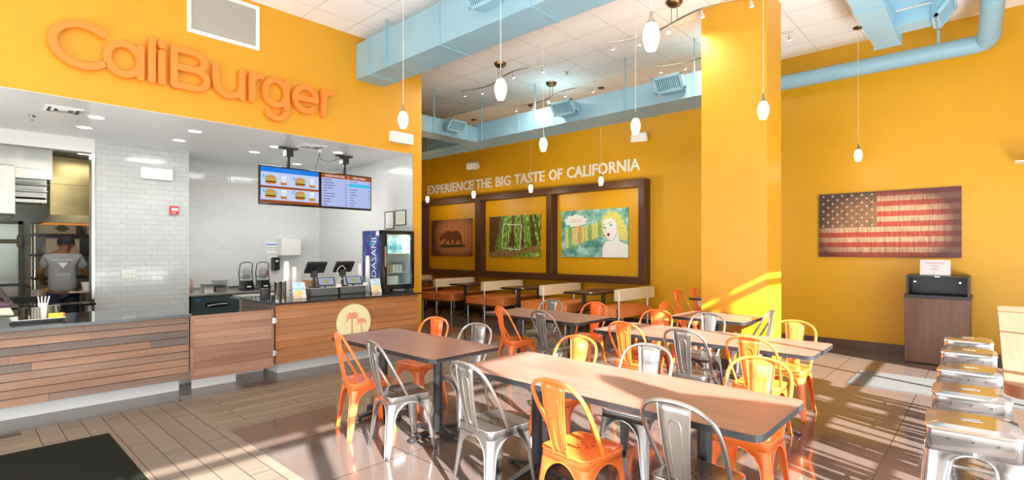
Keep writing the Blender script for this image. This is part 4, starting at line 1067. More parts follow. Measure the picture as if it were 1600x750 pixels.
# ------------------------------------------------------------------ waste cabinet
t = thing('waste_cabinet', 'tall walnut waste cabinet with a black tray hood, standing at the yellow wall', 'cabinet', (9.33, .55, 0))
wpart(MB().box(9.07, 9.63, .205, .90, .01, .905), 'body', m_walnut_v, t, smooth=0, bevel=.003, seg=1)
wpart(MB().box(9.055, 9.63, .195, .905, .905, .945), 'ledge', m_black_pl, t, smooth=0, bevel=.004)
wpart(MB().box(9.09, 9.62, .86, .885, .945, 1.215).box(9.09, 9.62, .215, .24, .945, 1.215).box(9.09, 9.62, .24, .86, 1.19, 1.215).box(9.50, 9.62, .24, .86, .945, 1.19), 'tray_hood', m_black_pl, t, smooth=0, bevel=.004)
wpart(MB().box(9.084, 9.09, .775, .795, 1.12, 1.135).box(9.084, 9.09, .30, .32, 1.12, 1.135).box(9.084, 9.09, .52, .57, 1.198, 1.205), 'clip', m_chrome, t, smooth=0)
wpart(MB().box(9.064, 9.07, .55, .555, .02, .90), 'door_gap', m_black_pl, t, smooth=0) if False else None
t = thing('tray_sign', 'white paper sign standing on top of the waste cabinet', 'sign', (9.2, .6, 1.215))
wpart(MB().hexa([(9.13, .41, 1.216), (9.133, .41, 1.216), (9.13, .735, 1.216), (9.133, .735, 1.216), (9.16, .41, 1.43), (9.163, .41, 1.43), (9.16, .735, 1.43), (9.163, .735, 1.43)]), 'paper', M('lilac_paper', (.60, .60, .64), .7), t, smooth=0)
mt_ = M('faint_pink_ink', (.42, .17, .14), .7)
for k, s in enumerate(('PLEASE PLACE', 'TRAYS', 'HERE')):
    wd_ = (.21, .095, .075)[k]; zz = 1.375 - k * .04
    wpart(text_mb(s, .03, lambda a, b_, d: (9.1285 + (zz + b_ - 1.216) * .14 - d, .5725 + wd_ / 2 - a, zz + b_), 0, .001, width=wd_), 'text_line', mt_, t, smooth=0)

# mats
tag(MB().box(-.6, .905, 3.0, 5.51, .0018, .012).build('floor_mat', m_mat_black, smooth=0), 'black ribbed floor mat at the lower left corner', 'mat')
tag(MB().box(7.13, 8.02, -.9, 1.25, 0, .010).build('floor_mat', m_mat_grey, smooth=0), 'grey speckled floor mat on the sunlit floor behind the stools', 'mat')

# ------------------------------------------------------------------ menu screens
def emis(name, col, s=1.0):
    m = D.materials.new(name); m.use_nodes = True; n = m.node_tree.nodes; L = m.node_tree.links; n.clear()
    e = n.new('ShaderNodeEmission'); e.inputs[0].default_value = lin(col) + (1,); e.inputs[1].default_value = s; o = n.new('ShaderNodeOutputMaterial'); L.new(e.outputs[0], o.inputs[0]); return m
e_bg = emis('screen_pale', 'b9c6e6'); e_blue = emis('screen_blue', '2377d6'); e_brn = emis('screen_brown', 'a24e1c'); e_cyan = emis('screen_cyan', '43b6e0'); e_ink = emis('screen_ink', '45475c')
e_bun = emis('screen_bun', 'c98a4a'); e_pat = emis('screen_patty', '6b3a1c'); e_let = emis('screen_lettuce', '9aa83a'); e_wht = emis('screen_white', 'e8ecf6'); e_fry = emis('screen_fries', 'c07a2c'); e_chs = emis('screen_cheese', 'e3a93a')
def screen(x0, x1, label):
    z0, z1, y = 2.245, 2.835, 7.965
    t = thing('menu_screen', label, 'screen', ((x0 + x1) / 2, y, z0), world=True)
    wpart(MB().box(x0, x1, y, y + .05, z0, z1), 'casing', m_black_gloss, t, smooth=0, bevel=.006)
    xm_ = (x0 + x1) / 2
    wpart(MB().box(xm_ - .02, xm_ + .02, y + .07, y + .11, z1 - .2, SZ), 'mount_pole', m_black, t, smooth=0)
    wpart(MB().box(xm_ - .2, xm_ + .2, y + .05, y + .075, z0 + .15, z1 - .1), 'mount_plate', m_black, t, smooth=0)
    wpart(MB().box(xm_ - .055, xm_ + .055, y + .03, y + .15, SZ - .14, SZ - .02).hexa([(xm_ - .13, y + .06, SZ - .03), (xm_ + .13, y + .06, SZ - .03), (xm_ - .13, y + .12, SZ - .03), (xm_ + .13, y + .12, SZ - .03), (xm_ - .15, y + .05, SZ - .001), (xm_ + .15, y + .05, SZ - .001), (xm_ - .15, y + .13, SZ - .001), (xm_ + .15, y + .13, SZ - .001)]), 'ceiling_bracket', m_black, t, smooth=0)
    return t, y, x0 + .02, x1 - .02, z0 + .035, z1 - .02
t, y, x0, x1, z0, z1 = screen(3.09, 4.035, 'left menu screen with four burger pictures hanging above the counter')
fr = FY(y, x0, z0); W_, H_ = x1 - x0, z1 - z0
d = wpart(MB().prism([(0, 0), (W_, 0), (W_, H_), (0, H_)], fr, 0, .001), 'display', e_bg, t, smooth=0)
def rect(mb, a0, a1, b0, b1, dd=.001, th=.0008, m=0): return mb.prism([(a0, b0), (a1, b0), (a1, b1), (a0, b1)], fr, dd, dd + th, m)
wpart(rect(MB(), 0, W_, H_ * .86, H_), 'header', e_blue, d, smooth=0)
mb = MB(); rect(mb, 0, W_, H_ * .405, H_ * .47); rect(mb, 0, W_, 0, H_ * .075); wpart(mb, 'caption_bar', e_brn, d, smooth=0)
wpart(text_mb('GET COMBO', .05, lambda a, b_, dd: fr(W_ * .36 + a, H_ * .905 + b_, dd), .0018, .0022, width=.28), 'header_text', emis('screen_blue_text', '4a95e0'), d, smooth=0)
bun = MB(); pat = MB(); let = MB(); chs = MB(); fry = MB(); cup = MB(); cir = MB(); cap = MB()
for q, (ca_, cb_) in enumerate(((.02, .48), (.52, .48), (.02, .085), (.52, .085))):
    ox, oz = W_ * ca_, H_ * cb_; bx_, bz = ox + .13, oz + .085
    bun.prism(arc(bx_, bz + .022, .082, .052, 0, 180, 14), fr, .0018, .003); bun.prism([(bx_ - .078, bz - .04), (bx_ - .06, bz - .062), (bx_ + .06, bz - .062), (bx_ + .078, bz - .04)], fr, .0018, .003)
    pat.prism(rrect(bx_ - .082, bx_ + .082, bz - .04, bz - .016, .008, 3), fr, .0018, .0034); chs.prism([(bx_ - .08, bz - .016), (bx_ + .08, bz - .016), (bx_ + .06, bz - .002), (bx_ - .06, bz - .002)], fr, .0018, .0036)
    let.prism(rrect(bx_ - .088, bx_ + .088, bz - .004, bz + .018, .008, 3), fr, .0018, .0038)
    fry.prism(rrect(ox + .275, ox + .375, oz + .02, oz + .06, .018, 3), fr, .0018, .003); cup.prism([(ox + .30, oz + .065), (ox + .35, oz + .065), (ox + .36, oz + .15), (ox + .29, oz + .15)], fr, .0018, .0026)
    cir.prism(arc(ox + .03, oz + .13, .026, .026, 0, 345, 20), fr, .0018, .0042)
    wpart(text_mb('ABCD'[q], .038, lambda a, b_, dd: fr(ox + .02 + a, oz + .117 + b_, dd), .0042, .0046), 'combo_letter', e_wht, d, smooth=0)
    for r_ in range(2): rect(cap, ox + .01, ox + .12 + .05 * r_, oz - .03 + r_ * .014, oz - .024 + r_ * .014, .0018, .0004)
    for r_ in range(3): rect(cap, ox + .30, ox + .345, oz + .08 + r_ * .02, oz + .084 + r_ * .02, .0028, .0004)
for nm, mm, mt2 in (('bun', bun, e_bun), ('patty', pat, e_pat), ('lettuce', let, e_let), ('cheese', chs, e_chs), ('fries', fry, e_fry), ('cup', cup, e_wht), ('letter_disc', cir, e_cyan), ('caption_text', cap, e_ink)): wpart(mm, nm, mt2, d, smooth=0)
t, y, x0, x1, z0, z1 = screen(4.045, 4.985, 'right menu screen listing burgers, sides and drinks')
fr = FY(y, x0, z0); W_, H_ = x1 - x0, z1 - z0
d = wpart(MB().prism([(0, 0), (W_, 0), (W_, H_), (0, H_)], fr, 0, .001), 'display', emis('screen_lilac', 'a9b6e2'), t, smooth=0)
mb = MB(); rect(mb, 0, W_ * .52, H_ * .87, H_); rect(mb, W_ * .53, W_, H_ * .87, H_); wpart(mb, 'header', e_brn, d, smooth=0)
wpart(rect(MB(), W_ * .54, W_ * .99, H_ * .655, H_ * .755), 'highlight_bar', e_cyan, d, smooth=0)
wpart(text_mb('BURGERS AND MORE', .05, lambda a, b_, dd: fr(W_ * .07 + a, H_ * .905 + b_, dd), .0018, .0022, width=.34), 'header_text', e_wht, d, smooth=0)
wpart(text_mb('SIDES & DRINKS', .05, lambda a, b_, dd: fr(W_ * .62 + a, H_ * .905 + b_, dd), .0018, .0022, width=.24), 'header_text', e_wht, d, smooth=0)
mb = MB(); rn = random.Random(5)
for k in range(10):
    zz = H_ * (.80 - k * .083); rect(mb, W_ * .03, W_ * (.10 + rn.random() * .16), zz, zz + .010); rect(mb, W_ * .46, W_ * .50, zz, zz + .009)
    rect(mb, W_ * .03, W_ * .46, zz - .012, zz - .0105)
    if k not in (1, ): 
        if zz < H_ * .63 or zz > H_ * .77: rect(mb, W_ * .56, W_ * (.62 + rn.random() * .12), zz, zz + .009); rect(mb, W_ * .95, W_ * .985, zz, zz + .008)
wpart(mb, 'menu_text', e_ink, d, smooth=0)
t = thing('ceiling_cable', 'thin dark cable hanging from a ceiling box between the menu screens', 'cable', (4.0, 7.95, SZ))
wpart(MB().lathe([(.06, SZ - .004), (.06, SZ - .001)], (4.0, 7.9, 0), 20).box(3.985, 4.015, 7.885, 7.915, SZ - .035, SZ - .004), 'ceiling_plate', m_white_pl, t)
wpart(MB().tube(catmull([(4.0, 7.9, SZ - .03), (4.02, 7.92, SZ - .13), (4.2, 7.97, SZ - .15), (4.38, 8.0, SZ - .07), (4.46, 8.02, SZ - .05)]), .004, 6).tube([(4.0, 7.9, SZ - .03), (3.99, 7.97, SZ - .2), (3.98, 8.02, SZ - .33)], .004, 6), 'cord', m_black_pl, t)

# ------------------------------------------------------------------ behind the right counter
CT = .91
t = thing('undercounter_fridge', 'dark steel undercounter refrigerator with a recessed handle behind the gate', 'fridge', (3.05, 9.95, 0))
wpart(MB().box(2.66, 3.42, 9.62, 10.38, .08, .80), 'body', M('dark_slate_steel', (.10, .14, .15), .3, .7), t, smooth=0, bevel=.006)
wpart(MB().box(2.68, 3.40, 9.60, 9.62, .12, .79), 'door', M('dark_slate_door', (.085, .12, .13), .28, .7), t, smooth=0, bevel=.004)
h_ = wpart(MB().prism(rrect(2.86, 3.22, .60, .69, .04), lambda a, b_, d: (a, 9.60 - d, b_), -.002, .003), 'handle_recess', m_black_gloss, t)
wpart(MB().tube([(2.89, 9.592, .63), (3.05, 9.585, .65), (3.19, 9.592, .65)], .012, 8), 'handle', m_chrome, h_)
wpart(MB().prism(arc(2.75, .735, .045, .018, 0, 345, 22), lambda a, b_, d: (a, 9.60 - d, b_), 0, .003), 'oval_badge', M('badge_blue', (.03, .12, .35), .3), t)
wpart(MB().box(3.24, 3.38, 9.596, 9.60, .735, .765), 'name_plate', m_steel, t, smooth=0)
t = thing('undercounter_fridge', 'bare stainless undercounter cabinet right of the dark refrigerator', 'fridge', (3.85, 9.95, 0))
wpart(MB().box(3.44, 4.30, 9.62, 10.38, .08, .80), 'body', m_steel_dull, t, smooth=0, bevel=.006)
wpart(MB().prism(arc(3.54, .745, .03, .012, 0, 345, 22), lambda a, b_, d: (a, 9.62 - d, b_), 0, .003), 'oval_badge', M('badge_navy', (.03, .08, .30), .3), t)
for x in (2.7, 3.38, 3.48, 4.26):
    pass
tag(MB().box(2.62, 4.36, 9.58, 10.40, .80, .835).box(2.62, 4.36, 10.36, 10.40, .835, .90).build('steel_worktop', m_steel, smooth=0, bevel=.004), 'stainless worktop over the undercounter refrigerators', 'worktop')
tag(MB().box(2.70, 2.74, 9.9, 10.3, 0, .08).box(3.36, 3.40, 9.9, 10.3, 0, .08).box(3.48, 3.52, 9.9, 10.3, 0, .08).box(4.22, 4.26, 9.9, 10.3, 0, .08).build('worktop_stand', m_black, smooth=0), 'low black support under the refrigerators', 'stand')

def blender(x, y, z, label):
    t = thing('blender', label, 'blender', (x, y, z), 0, 'countertop blenders')
    MB().hexa([(-.11, -.12, 0), (.11, -.12, 0), (-.11, .12, 0), (.11, .12, 0), (-.085, -.085, .17), (.085, -.085, .17), (-.085, .10, .17), (.085, .10, .17)]).build('motor_base', m_black_gloss, t, smooth=0, bevel=.015, seg=3)
    MB().box(-.035, .035, -.124, -.115, .05, .072).build('control_label', m_white_pl, t, smooth=0)
    j = MB(); ring = [[(a, b, z_) for a, b in rrect(-w_, w_, -w_, w_, .02, 3)] for w_, z_ in ((.05, .18), (.07, .36))]
    n = len(ring[0]); j.add([p for r_ in ring for p in r_], [(k, (k + 1) % n, n + (k + 1) % n, n + k) for k in range(n)] + [tuple(range(n))])
    j.build('jar', pane_mat('blender_jar_plastic', (.86, .9, .9), .12), t)
    MB().rbox(-.05, .05, -.05, .05, .20, .27, .01).build('blade_collar', M('smoky_plastic', (.25, .28, .30), .2), t)
    MB().tube([(-.11, .02, .10), (-.125, .02, .3), (-.10, .02, .47), (-.03, .02, .50), (.05, .02, .50), (.11, .02, .47), (.10, .02, .33), (.115, .02, .15)], .009, 8).tube([(-.125, .02, .25), (-.105, -.1, .22)], .007, 6).build('sound_hood_frame', m_black_pl, t)
    MB().lathe([(.055, .365), (.055, .38), (.03, .385), (.03, .40)], n=18).build('lid', m_steel_dull, t)
    return t
blender(3.64, 9.95, .84, 'left of the two blenders on the steel worktop, black base and open frame')
blender(3.93, 9.95, .84, 'right of the two blenders on the steel worktop, next to the soap dispenser')
def bin_(x, y, z, w_, d_, h_, label, mat, fill=None):
    t = thing('food_container', label, 'container', (x, y, z))
    mb = MB(); ring = [[(a, b, zz) for a, b in rrect(-q * w_, q * w_, -q * d_, q * d_, .012, 3)] for q, zz in ((.42, 0), (.5, h_), (.56, h_), (.56, h_ - .008), (.49, h_ - .01), (.41, .005))]
    n = len(ring[0]); mb.add([p for r_ in ring for p in r_], [(i * n + k, i * n + (k + 1) % n, (i + 1) * n + (k + 1) % n, (i + 1) * n + k) for i in range(5) for k in range(n)] + [tuple(range(n)), tuple(5 * n + k for k in range(n))])
    mb.build('tub', mat, t)
    if fill: MB().rbox(-.38 * w_, .38 * w_, -.38 * d_, .38 * d_, .006, h_ * .55, .01).build('contents', fill, t, bevel=.01)
    return t
bin_(2.98, 9.9, .835, .17, .2, .15, 'stainless food pan on the steel worktop, left of the clear tub', m_steel)
bin_(3.19, 9.95, .835, .20, .2, .20, 'clear plastic tub with dark contents on the steel worktop', pane_mat('clear_tub', (.88, .9, .9), .12), M('dark_tea_bags', (.07, .06, .05), .9, noise=(60, .6)))
t = thing('utensil_holder', 'small clear holder with pink straws at the end of the tiled wall', 'holder', (2.70, 9.75, .835))
MB().lathe([(.03, 0), (.035, .12)], n=14).build('cup', pane_mat('clear_cup', (.9, .92, .92), .1), t)
mb = MB()
for k in range(6): mb.cyl((.01 * math.cos(k), .01 * math.sin(k), .01), (.03 * math.cos(k * 1.1), .03 * math.sin(k * 1.1), .25), .004, n=6)
mb.build('straw', M('pink_straw', (.72, .30, .26), .5), t)
t = thing('towel_dispenser', 'white paper towel dispenser on the wall behind the left register', 'dispenser', (4.55, 10.3, 1.45))
wpart(MB().box(4.37, 4.76, 10.16, 10.4, 1.45, 1.79), 'case', m_white_pl, t, smooth=0, bevel=.02, seg=3)
wpart(MB().box(4.38, 4.75, 10.17, 10.4, 1.425, 1.447), 'outlet_tray', M('grey_plastic', (.35, .36, .35), .4), t, smooth=0)
tag(MB().box(4.22, 4.86, 10.385, 10.4, .9, 1.44).build('wall_panel', m_white_gloss, smooth=0), 'plain white splash panel below the towel dispenser', 'panel')
t = thing('soap_dispenser', 'glossy black soap dispenser on the wall right of the blenders', 'dispenser', (4.30, 10.3, 1.16))
wpart(MB().box(4.24, 4.385, 10.27, 10.385, 1.165, 1.42), 'case', m_black_gloss, t, smooth=0, bevel=.025, seg=3)
wpart(MB().box(4.295, 4.345, 10.266, 10.27, 1.33, 1.36), 'badge', m_white_pl, t, smooth=0)
t = thing('squeeze_bottle', 'clear bottle with a red nozzle behind the right blender', 'bottle', (4.10, 10.2, .835))
MB().lathe([(.03, 0), (.03, .16), (.02, .2), (.012, .21)], n=14).build('body', m_white_pl, t); MB().lathe([(.014, .21), (.012, .25), (.02, .26), (.02, .32), (.008, .34)], n=12).build('nozzle', M('red_nozzle', (.75, .10, .04), .4), t)
t = thing('wall_notice', 'white hand washing notice with a blue stripe on the tiled back wall', 'notice', (4.30, 10.4, 1.50))
wpart(MB().box(4.17, 4.39, 10.395, 10.4, 1.50, 1.72), 'sheet', m_paper, t, smooth=0)
wpart(MB().box(4.175, 4.385, 10.393, 10.395, 1.655, 1.685), 'blue_stripe', M('notice_blue', (.08, .30, .62), .5), t, smooth=0)
mb = MB()
for k in range(3):
    for r_ in range(2): mb.box(4.19 + k * .065, 4.23 + k * .065, 10.3935, 10.395, 1.55 + r_ * .045, 1.58 + r_ * .045)
wpart(mb, 'pictogram', M('notice_grey', (.45, .50, .55), .6), t, smooth=0)

# certificate frames on the side wall
def cert(y0, y1, z0, z1, label, paper):
    t = thing('certificate_frame', label, 'frame', (5.25, (y0 + y1) / 2, z0))
    wpart(MB().box(5.235, 5.25, y0, y1, z0, z0 + .014).box(5.235, 5.25, y0, y1, z1 - .014, z1).box(5.235, 5.25, y0, y0 + .014, z0, z1).box(5.235, 5.25, y1 - .014, y1, z0, z1), 'frame', m_black_pl, t, smooth=0)
    p_ = wpart(MB().box(5.242, 5.249, y0 + .01, y1 - .01, z0 + .01, z1 - .01), 'paper', paper, t, smooth=0)
    mb = MB(); rn = random.Random(int(y0 * 100)); k = z1 - .06
    while k > z0 + .04: mb.box(5.2412, 5.242, (y0 + y1) / 2 - (y1 - y0) * rn.uniform(.15, .34), (y0 + y1) / 2 + (y1 - y0) * rn.uniform(.15, .34), k, k + .006); k -= .024
    wpart(mb, 'text_line', M('cert_ink', (.45, .44, .42), .7), p_, smooth=0)
cert(7.665, 7.94, 1.93, 2.24, 'left black framed certificate on the white side wall', m_paper)
cert(7.31, 7.63, 1.985, 2.25, 'right black framed certificate with a cream sheet on the white side wall', M('cream_paper', (.78, .77, .62), .7))

# ------------------------------------------------------------------ on the right counter
def register(x, y, label):
    t = thing('cash_register', label, 'register', (x, y, CT), 0, 'tablet cash registers')
    MB().box(-.20, .22, -.02, .36, .0, .105).build('cash_drawer', M('drawer_charcoal', (.055, .06, .062), .35), t, smooth=0, bevel=.004)
    MB().box(-.19, .21, -.022, -.018, .012, .092).build('drawer_front', M('drawer_front_grey', (.10, .115, .12), .3), t, smooth=0)
    MB().box(-.20, .22, -.02, .36, .1055, .112).build('drawer_lid', m_steel_dull, t, smooth=0)
    s = MB().lathe([(.09, .112), (.085, .122), (.02, .135)], (-.06, .16, 0), 20); s.cyl((-.06, .16, .12), (-.06, .16, .34), .02, n=12); s.box(-.10, -.02, .13, .19, .26, .36)
    s.build('stand', m_black_pl, t)
    m3 = Matrix.Rotation(R(38), 3, 'X'); c = Vector((-.03, .17, .40))
    q = [m3 @ Vector(p) + c for p in ((-.15, -.015, -.10), (.15, -.015, -.10), (-.15, .02, -.10), (.15, .02, -.10), (-.15, -.015, .10), (.15, -.015, .10), (-.15, .02, .10), (.15, .02, .10))]
    tb = MB().hexa(q).build('tablet_holder', m_black_pl, t, smooth=0, bevel=.012, seg=2)
    q = [m3 @ Vector(p) + c for p in ((-.06, -.028, -.02), (.06, -.028, -.02), (-.06, -.015, -.02), (.06, -.015, -.02), (-.06, -.028, .03), (.06, -.028, .03), (-.06, -.015, .03), (.06, -.015, .03))]
    MB().hexa(q).build('rear_clip', m_black_gloss, tb, smooth=0)
    m3 = Matrix.Rotation(R(-35), 3, 'X') ; m3 = Matrix.Rotation(R(-10), 3, 'Z') @ m3; c = Vector((.05, .02, .20))
    def bx(a, b_, th0, th1): return [m3 @ Vector(p) + c for p in ((-a, th0, -b_), (a, th0, -b_), (-a, th1, -b_), (a, th1, -b_), (-a, th0, b_), (a, th0, b_), (-a, th1, b_), (a, th1, b_))]
    cd = MB().hexa(bx(.125, .07, -.006, .008)).build('customer_display', m_black_pl, t, smooth=0, bevel=.006)
    MB().hexa(bx(.105, .056, -.0085, -.006)).build('screen', emis('register_screen', 'a8b0c8', .8), cd, smooth=0)
    MB().hexa([m3 @ Vector(p) + c for p in ((-.035, -.0105, -.03), (.035, -.0105, -.03), (-.035, -.0085, -.03), (.035, -.0085, -.03), (-.035, -.0105, .025), (.035, -.0105, .025), (-.035, -.0085, .025), (.035, -.0085, .025))]).build('screen_picture', emis('register_gold', 'b9a95a', .8), cd, smooth=0)
    MB().cyl((.05, .04, .11), (.05, .03, .19), .012, n=10).build('display_post', m_black_pl, t)
    MB().box(.17, .25, -.06, .0, .112, .16).build('card_reader', m_white_pl, t, smooth=0, bevel=.008)
    return t
register(3.60, 7.0, 'left tablet register on the counter, turned away, between the flyer and the box')
register(4.06, 7.03, 'right tablet register on the counter, turned away, left of the drinks cooler')
def cup_stack(x, y, n, r0, label, cups=9):
    t = thing('cup_stack', label, 'cups', (x, y, CT), 0, 'stacks of white paper cups')
    mb = MB(); prof = []; z = 0
    mb.lathe([(r0, 0), (r0, .004), (r0 * .96, .006)] + [(r0 * .96, .006)], n=20)
    for k in range(cups):
        z = k * n / cups
        mb.lathe([(r0, z), (r0 * 1.03, z + .004), (r0 * 1.0, z + .009), (r0 * .97 - k * .0008, z + n / cups)], n=20)
    mb.lathe([(r0 * .96, n), (r0 * .72, n + .09), (r0 * .70, n + .095)], n=20)
    mb.build('cups', m_paper, t, smooth=40)
cup_stack(3.17, 7.22, .40, .042, 'taller white paper cup stack beside the steel canisters')
cup_stack(3.28, 7.22, .32, .036, 'shorter white paper cup stack behind the left flyer')
cup_stack(4.335, 7.26, .35, .036, 'shorter white paper cup stack left of the drinks cooler')
cup_stack(4.45, 7.22, .47, .040, 'taller white paper cup stack in front of the drinks cooler side')
def flyer(x, y, label):
    t = thing('flyer_holder', label, 'flyer', (x, y, CT), 0, 'sunset flyers on the counter')
    m3 = Matrix.Rotation(R(-14), 3, 'X')
    def bx(x0, x1, z0, z1, a, b_): return [m3 @ Vector(p) for p in ((x0, a, z0), (x1, a, z0), (x0, b_, z0), (x1, b_, z0), (x0, a, z1), (x1, a, z1), (x0, b_, z1), (x1, b_, z1))]
    MB().hexa(bx(-.085, .085, .002, .225, 0, .004)).build('stand', m_white_pl, t, smooth=0)
    m = M('sunset_print', (.5, .7, .9), .5); n, L, b = tex_nodes(m); tc = n.new('ShaderNodeTexCoord'); sx = n.new('ShaderNodeSeparateXYZ'); L.new(tc.outputs['Object'], sx.inputs[0])
    mr = n.new('ShaderNodeMapRange'); mr.inputs[1].default_value = 0; mr.inputs[2].default_value = .22; L.new(sx.outputs[2], mr.inputs[0]); cr = n.new('ShaderNodeValToRGB'); L.new(mr.outputs[0], cr.inputs[0])
    e = cr.color_ramp.elements; e[0].position = 0; e[0].color = (.86, .45, .38, 1); e[1].position = 1; e[1].color = (.33, .62, .82, 1)
    for p_, c_ in ((.22, (.9, .58, .38, 1)), (.42, (.92, .76, .52, 1)), (.6, (.33, .68, .80, 1)), (.8, (.62, .80, .90, 1))): q = e.new(p_); q.color = c_
    L.new(cr.outputs[0], b.inputs['Base Color'])
    p_ = MB().hexa(bx(-.078, .078, .012, .218, -.0015, 0)).build('print', m, t, smooth=0)
    fr_ = lambda a, b_, d: tuple(m3 @ Vector((a, -.0015 - d, b_)))
    MB().prism([(.034 * (1 + .15 * math.cos(8 * 2 * PI * k / 48)) * math.cos(2 * PI * k / 48), .085 + .034 * (1 + .15 * math.cos(8 * 2 * PI * k / 48)) * math.sin(2 * PI * k / 48)) for k in range(48)], fr_, 0, .0008).build('sun_burst', M('sun_yellow', (.90, .62, .16), .5), p_, smooth=0)
    text_mb('California', .02, lambda a, b_, d: fr_(a - .03, .185 + b_, d), 0, .0008, width=.06).build('flyer_title', M('flyer_blue', (.15, .35, .6), .5), p_, smooth=0)
    MB().hexa(bx(.02, .08, .0, .05, -.014, -.006)).build('card_pocket', m_white_pl, t, smooth=0)
flyer(3.17, 6.80, 'sunset coloured flyer standing beside the steel canisters on the counter')
flyer(4.40, 6.88, 'sunset coloured flyer standing in front of the drinks cooler on the counter')
mb = MB(); t = thing('steel_canister', 'pair of tall stainless canisters at the left end of the ordering counter', 'canister', (2.95, 7.0, CT))
for dx, dy in ((0, 0), (.085, .02)):
    MB().lathe([(.038, 0), (.040, .01), (.040, .22), (.043, .225), (.043, .232), (.036, .232), (.036, .02)], (dx, dy, 0), 22).build('canister', m_chrome, t)
tag(MB().box(2.80, 2.90, 7.1, 7.2, CT, CT + .14).build('napkin_box', m_black_gloss, smooth=0, bevel=.004), 'small black napkin box behind the steel canisters', 'box')
t = thing('cardboard_box', 'open brown cardboard box behind the left register', 'box', (3.95, 7.62, .0))
tag(MB().box(3.72, 4.12, 7.64, 7.9, .92, 1.10).build('cardboard_box', M('kraft_cardboard', (.40, .23, .11), .8, noise=(20, .1)), smooth=0), 'brown cardboard box behind the left register', 'box')
D.objects.remove(t)
tag(MB().box(3.52, 3.68, 7.64, 7.76, .92, .98).build('blue_tub', M('dark_teal_tub', (.02, .14, .16), .4), smooth=0, bevel=.01), 'small dark teal tub beside the cardboard box', 'tub')
tag(MB().box(2.72, 4.9, 7.6, 7.95, .88, .92).box(2.8, 4.8, 7.62, 7.93, 0, .88).build('back_shelf', m_steel_dull, smooth=0), 'low stainless shelf along the inner side of the ordering counter', 'shelf')
t = thing('power_cable', 'white cable looping over the left register', 'cable', (3.83, 7.1, CT))
MB().tube(catmull([(.06, .0, .004), (.03, .02, .10), (.10, .04, .22), (.05, .03, .34), (.14, .05, .42), (.22, .08, .36)]), .005, 6).tube(catmull([(-.02, 0, .15), (.05, -.02, .20), (.12, -.02, .23), (.22, 0, .22)]), .005, 6).build('cord', m_white_pl, t)

# drinks cooler
t = thing('drinks_cooler', 'countertop drinks cooler with a glass door and a blue side with white lettering', 'cooler', (4.80, 7.16, CT))
X0, X1, Y0, Y1, Z0, Z1 = 4.53, 5.10, 6.93, 7.50, .945, 1.87
wpart(MB().box(X0, X0 + .03, Y0, Y1, Z0, Z1).box(X1 - .03, X1, Y0, Y1, Z0, Z1).box(X0, X1, Y0, Y1, Z1 - .05, Z1).box(X0, X1, Y0, Y1, Z0, Z0 + .07).box(X0, X1, Y1 - .03, Y1, Z0, Z1), 'cabinet', m_black_pl, t, smooth=0)
m_side = M('cooler_side_blue', (.03, .04, .30), .35); n, L, b = tex_nodes(m_side)
mp = mapped(n, L, (1, 3, 1.2), (R(20), 0, 0)); wv = n.new('ShaderNodeTexNoise'); wv.inputs['Scale'].default_value = 2.2; wv.inputs['Detail'].default_value = 1; L.new(mp.outputs[0], wv.inputs['Vector'])
cr = n.new('ShaderNodeValToRGB'); L.new(wv.outputs[0], cr.inputs[0]); e = cr.color_ramp.elements; e[0].position = .38; e[0].color = (.012, .03, .16, 1); e[1].position = .68; e[1].color = (.02, .32, .42, 1)
for p_, c_ in ((.46, (.06, .16, .48, 1)), (.52, (.02, .02, .14, 1)), (.6, (.07, .05, .36, 1))): q = e.new(p_); q.color = c_
L.new(cr.outputs[0], b.inputs['Base Color'])
sd = wpart(MB().box(X0 - .004, X0, Y0 + .07, Y1, Z0, Z1), 'side_panel', m_side, t, smooth=0)
wpart(text_mb('DASANI', .2, lambda a, b_, d: (X0 - .004 - d, Y0 + .17 + b_, Z0 + .19 + a), 0, .002, width=.62), 'side_lettering', m_white_let, sd, smooth=0)
wpart(MB().box(X0 - .006, X0 - .004, Y0 + .09, Y0 + .17, Z1 - .08, Z1 - .01).box(X0 - .006, X0 - .004, Y0 + .09, Y0 + .17, Z0 + .03, Z0 + .10), 'rating_sticker', m_paper, sd, smooth=0)
m_int = M('cooler_interior', (.72, .78, .76), .5)
wpart(MB().box(X0 + .031, X1 - .031, Y1 - .05, Y1 - .031, Z0 + .071, Z1 - .051), 'inner_wall', m_int, t, smooth=0)
wpart(MB().box(X0 + .0305, X0 + .034, Y0 + .01, Y1 - .052, Z0 + .071, Z1 - .051).box(X1 - .034, X1 - .0305, Y0 + .01, Y1 - .052, Z0 + .071, Z1 - .051).box(X0 + .035, X1 - .035, Y0 + .01, Y1 - .052, Z0 + .071, Z0 + .075), 'white_liner', m_int, t, smooth=0)
for z in (1.20, 1.50): wpart(MB().box(X0 + .035, X1 - .035, Y0 + .04, Y1 - .05, z, z + .012), 'wire_shelf', m_white_pl, t, smooth=0)
dr = wpart(MB().box(X0, X0 + .055, Y0 - .045, Y0 - .003, Z0, Z1).box(X1 - .055, X1, Y0 - .045, Y0 - .003, Z0, Z1).box(X0 + .055, X1 - .055, Y0 - .045, Y0 - .003, Z1 - .06, Z1).box(X0 + .055, X1 - .055, Y0 - .045, Y0 - .003, Z0, Z0 + .075), 'door', m_black_gloss, t, smooth=0, bevel=.004)
wpart(MB().box(X0 + .055, X1 - .055, Y0 - .026, Y0 - .022, Z0 + .075, Z1 - .06), 'door_glass', m_pane_fridge, dr, smooth=0)
wpart(MB().box(X0 + .012, X0 + .03, Y0 - .06, Y0 - .045, 1.3, 1.62).box(X0 + .055, X0 + .063, Y0 - .05, Y0 - .045, Z0 + .07, Z1 - .06), 'handle', m_steel, dr, smooth=0)
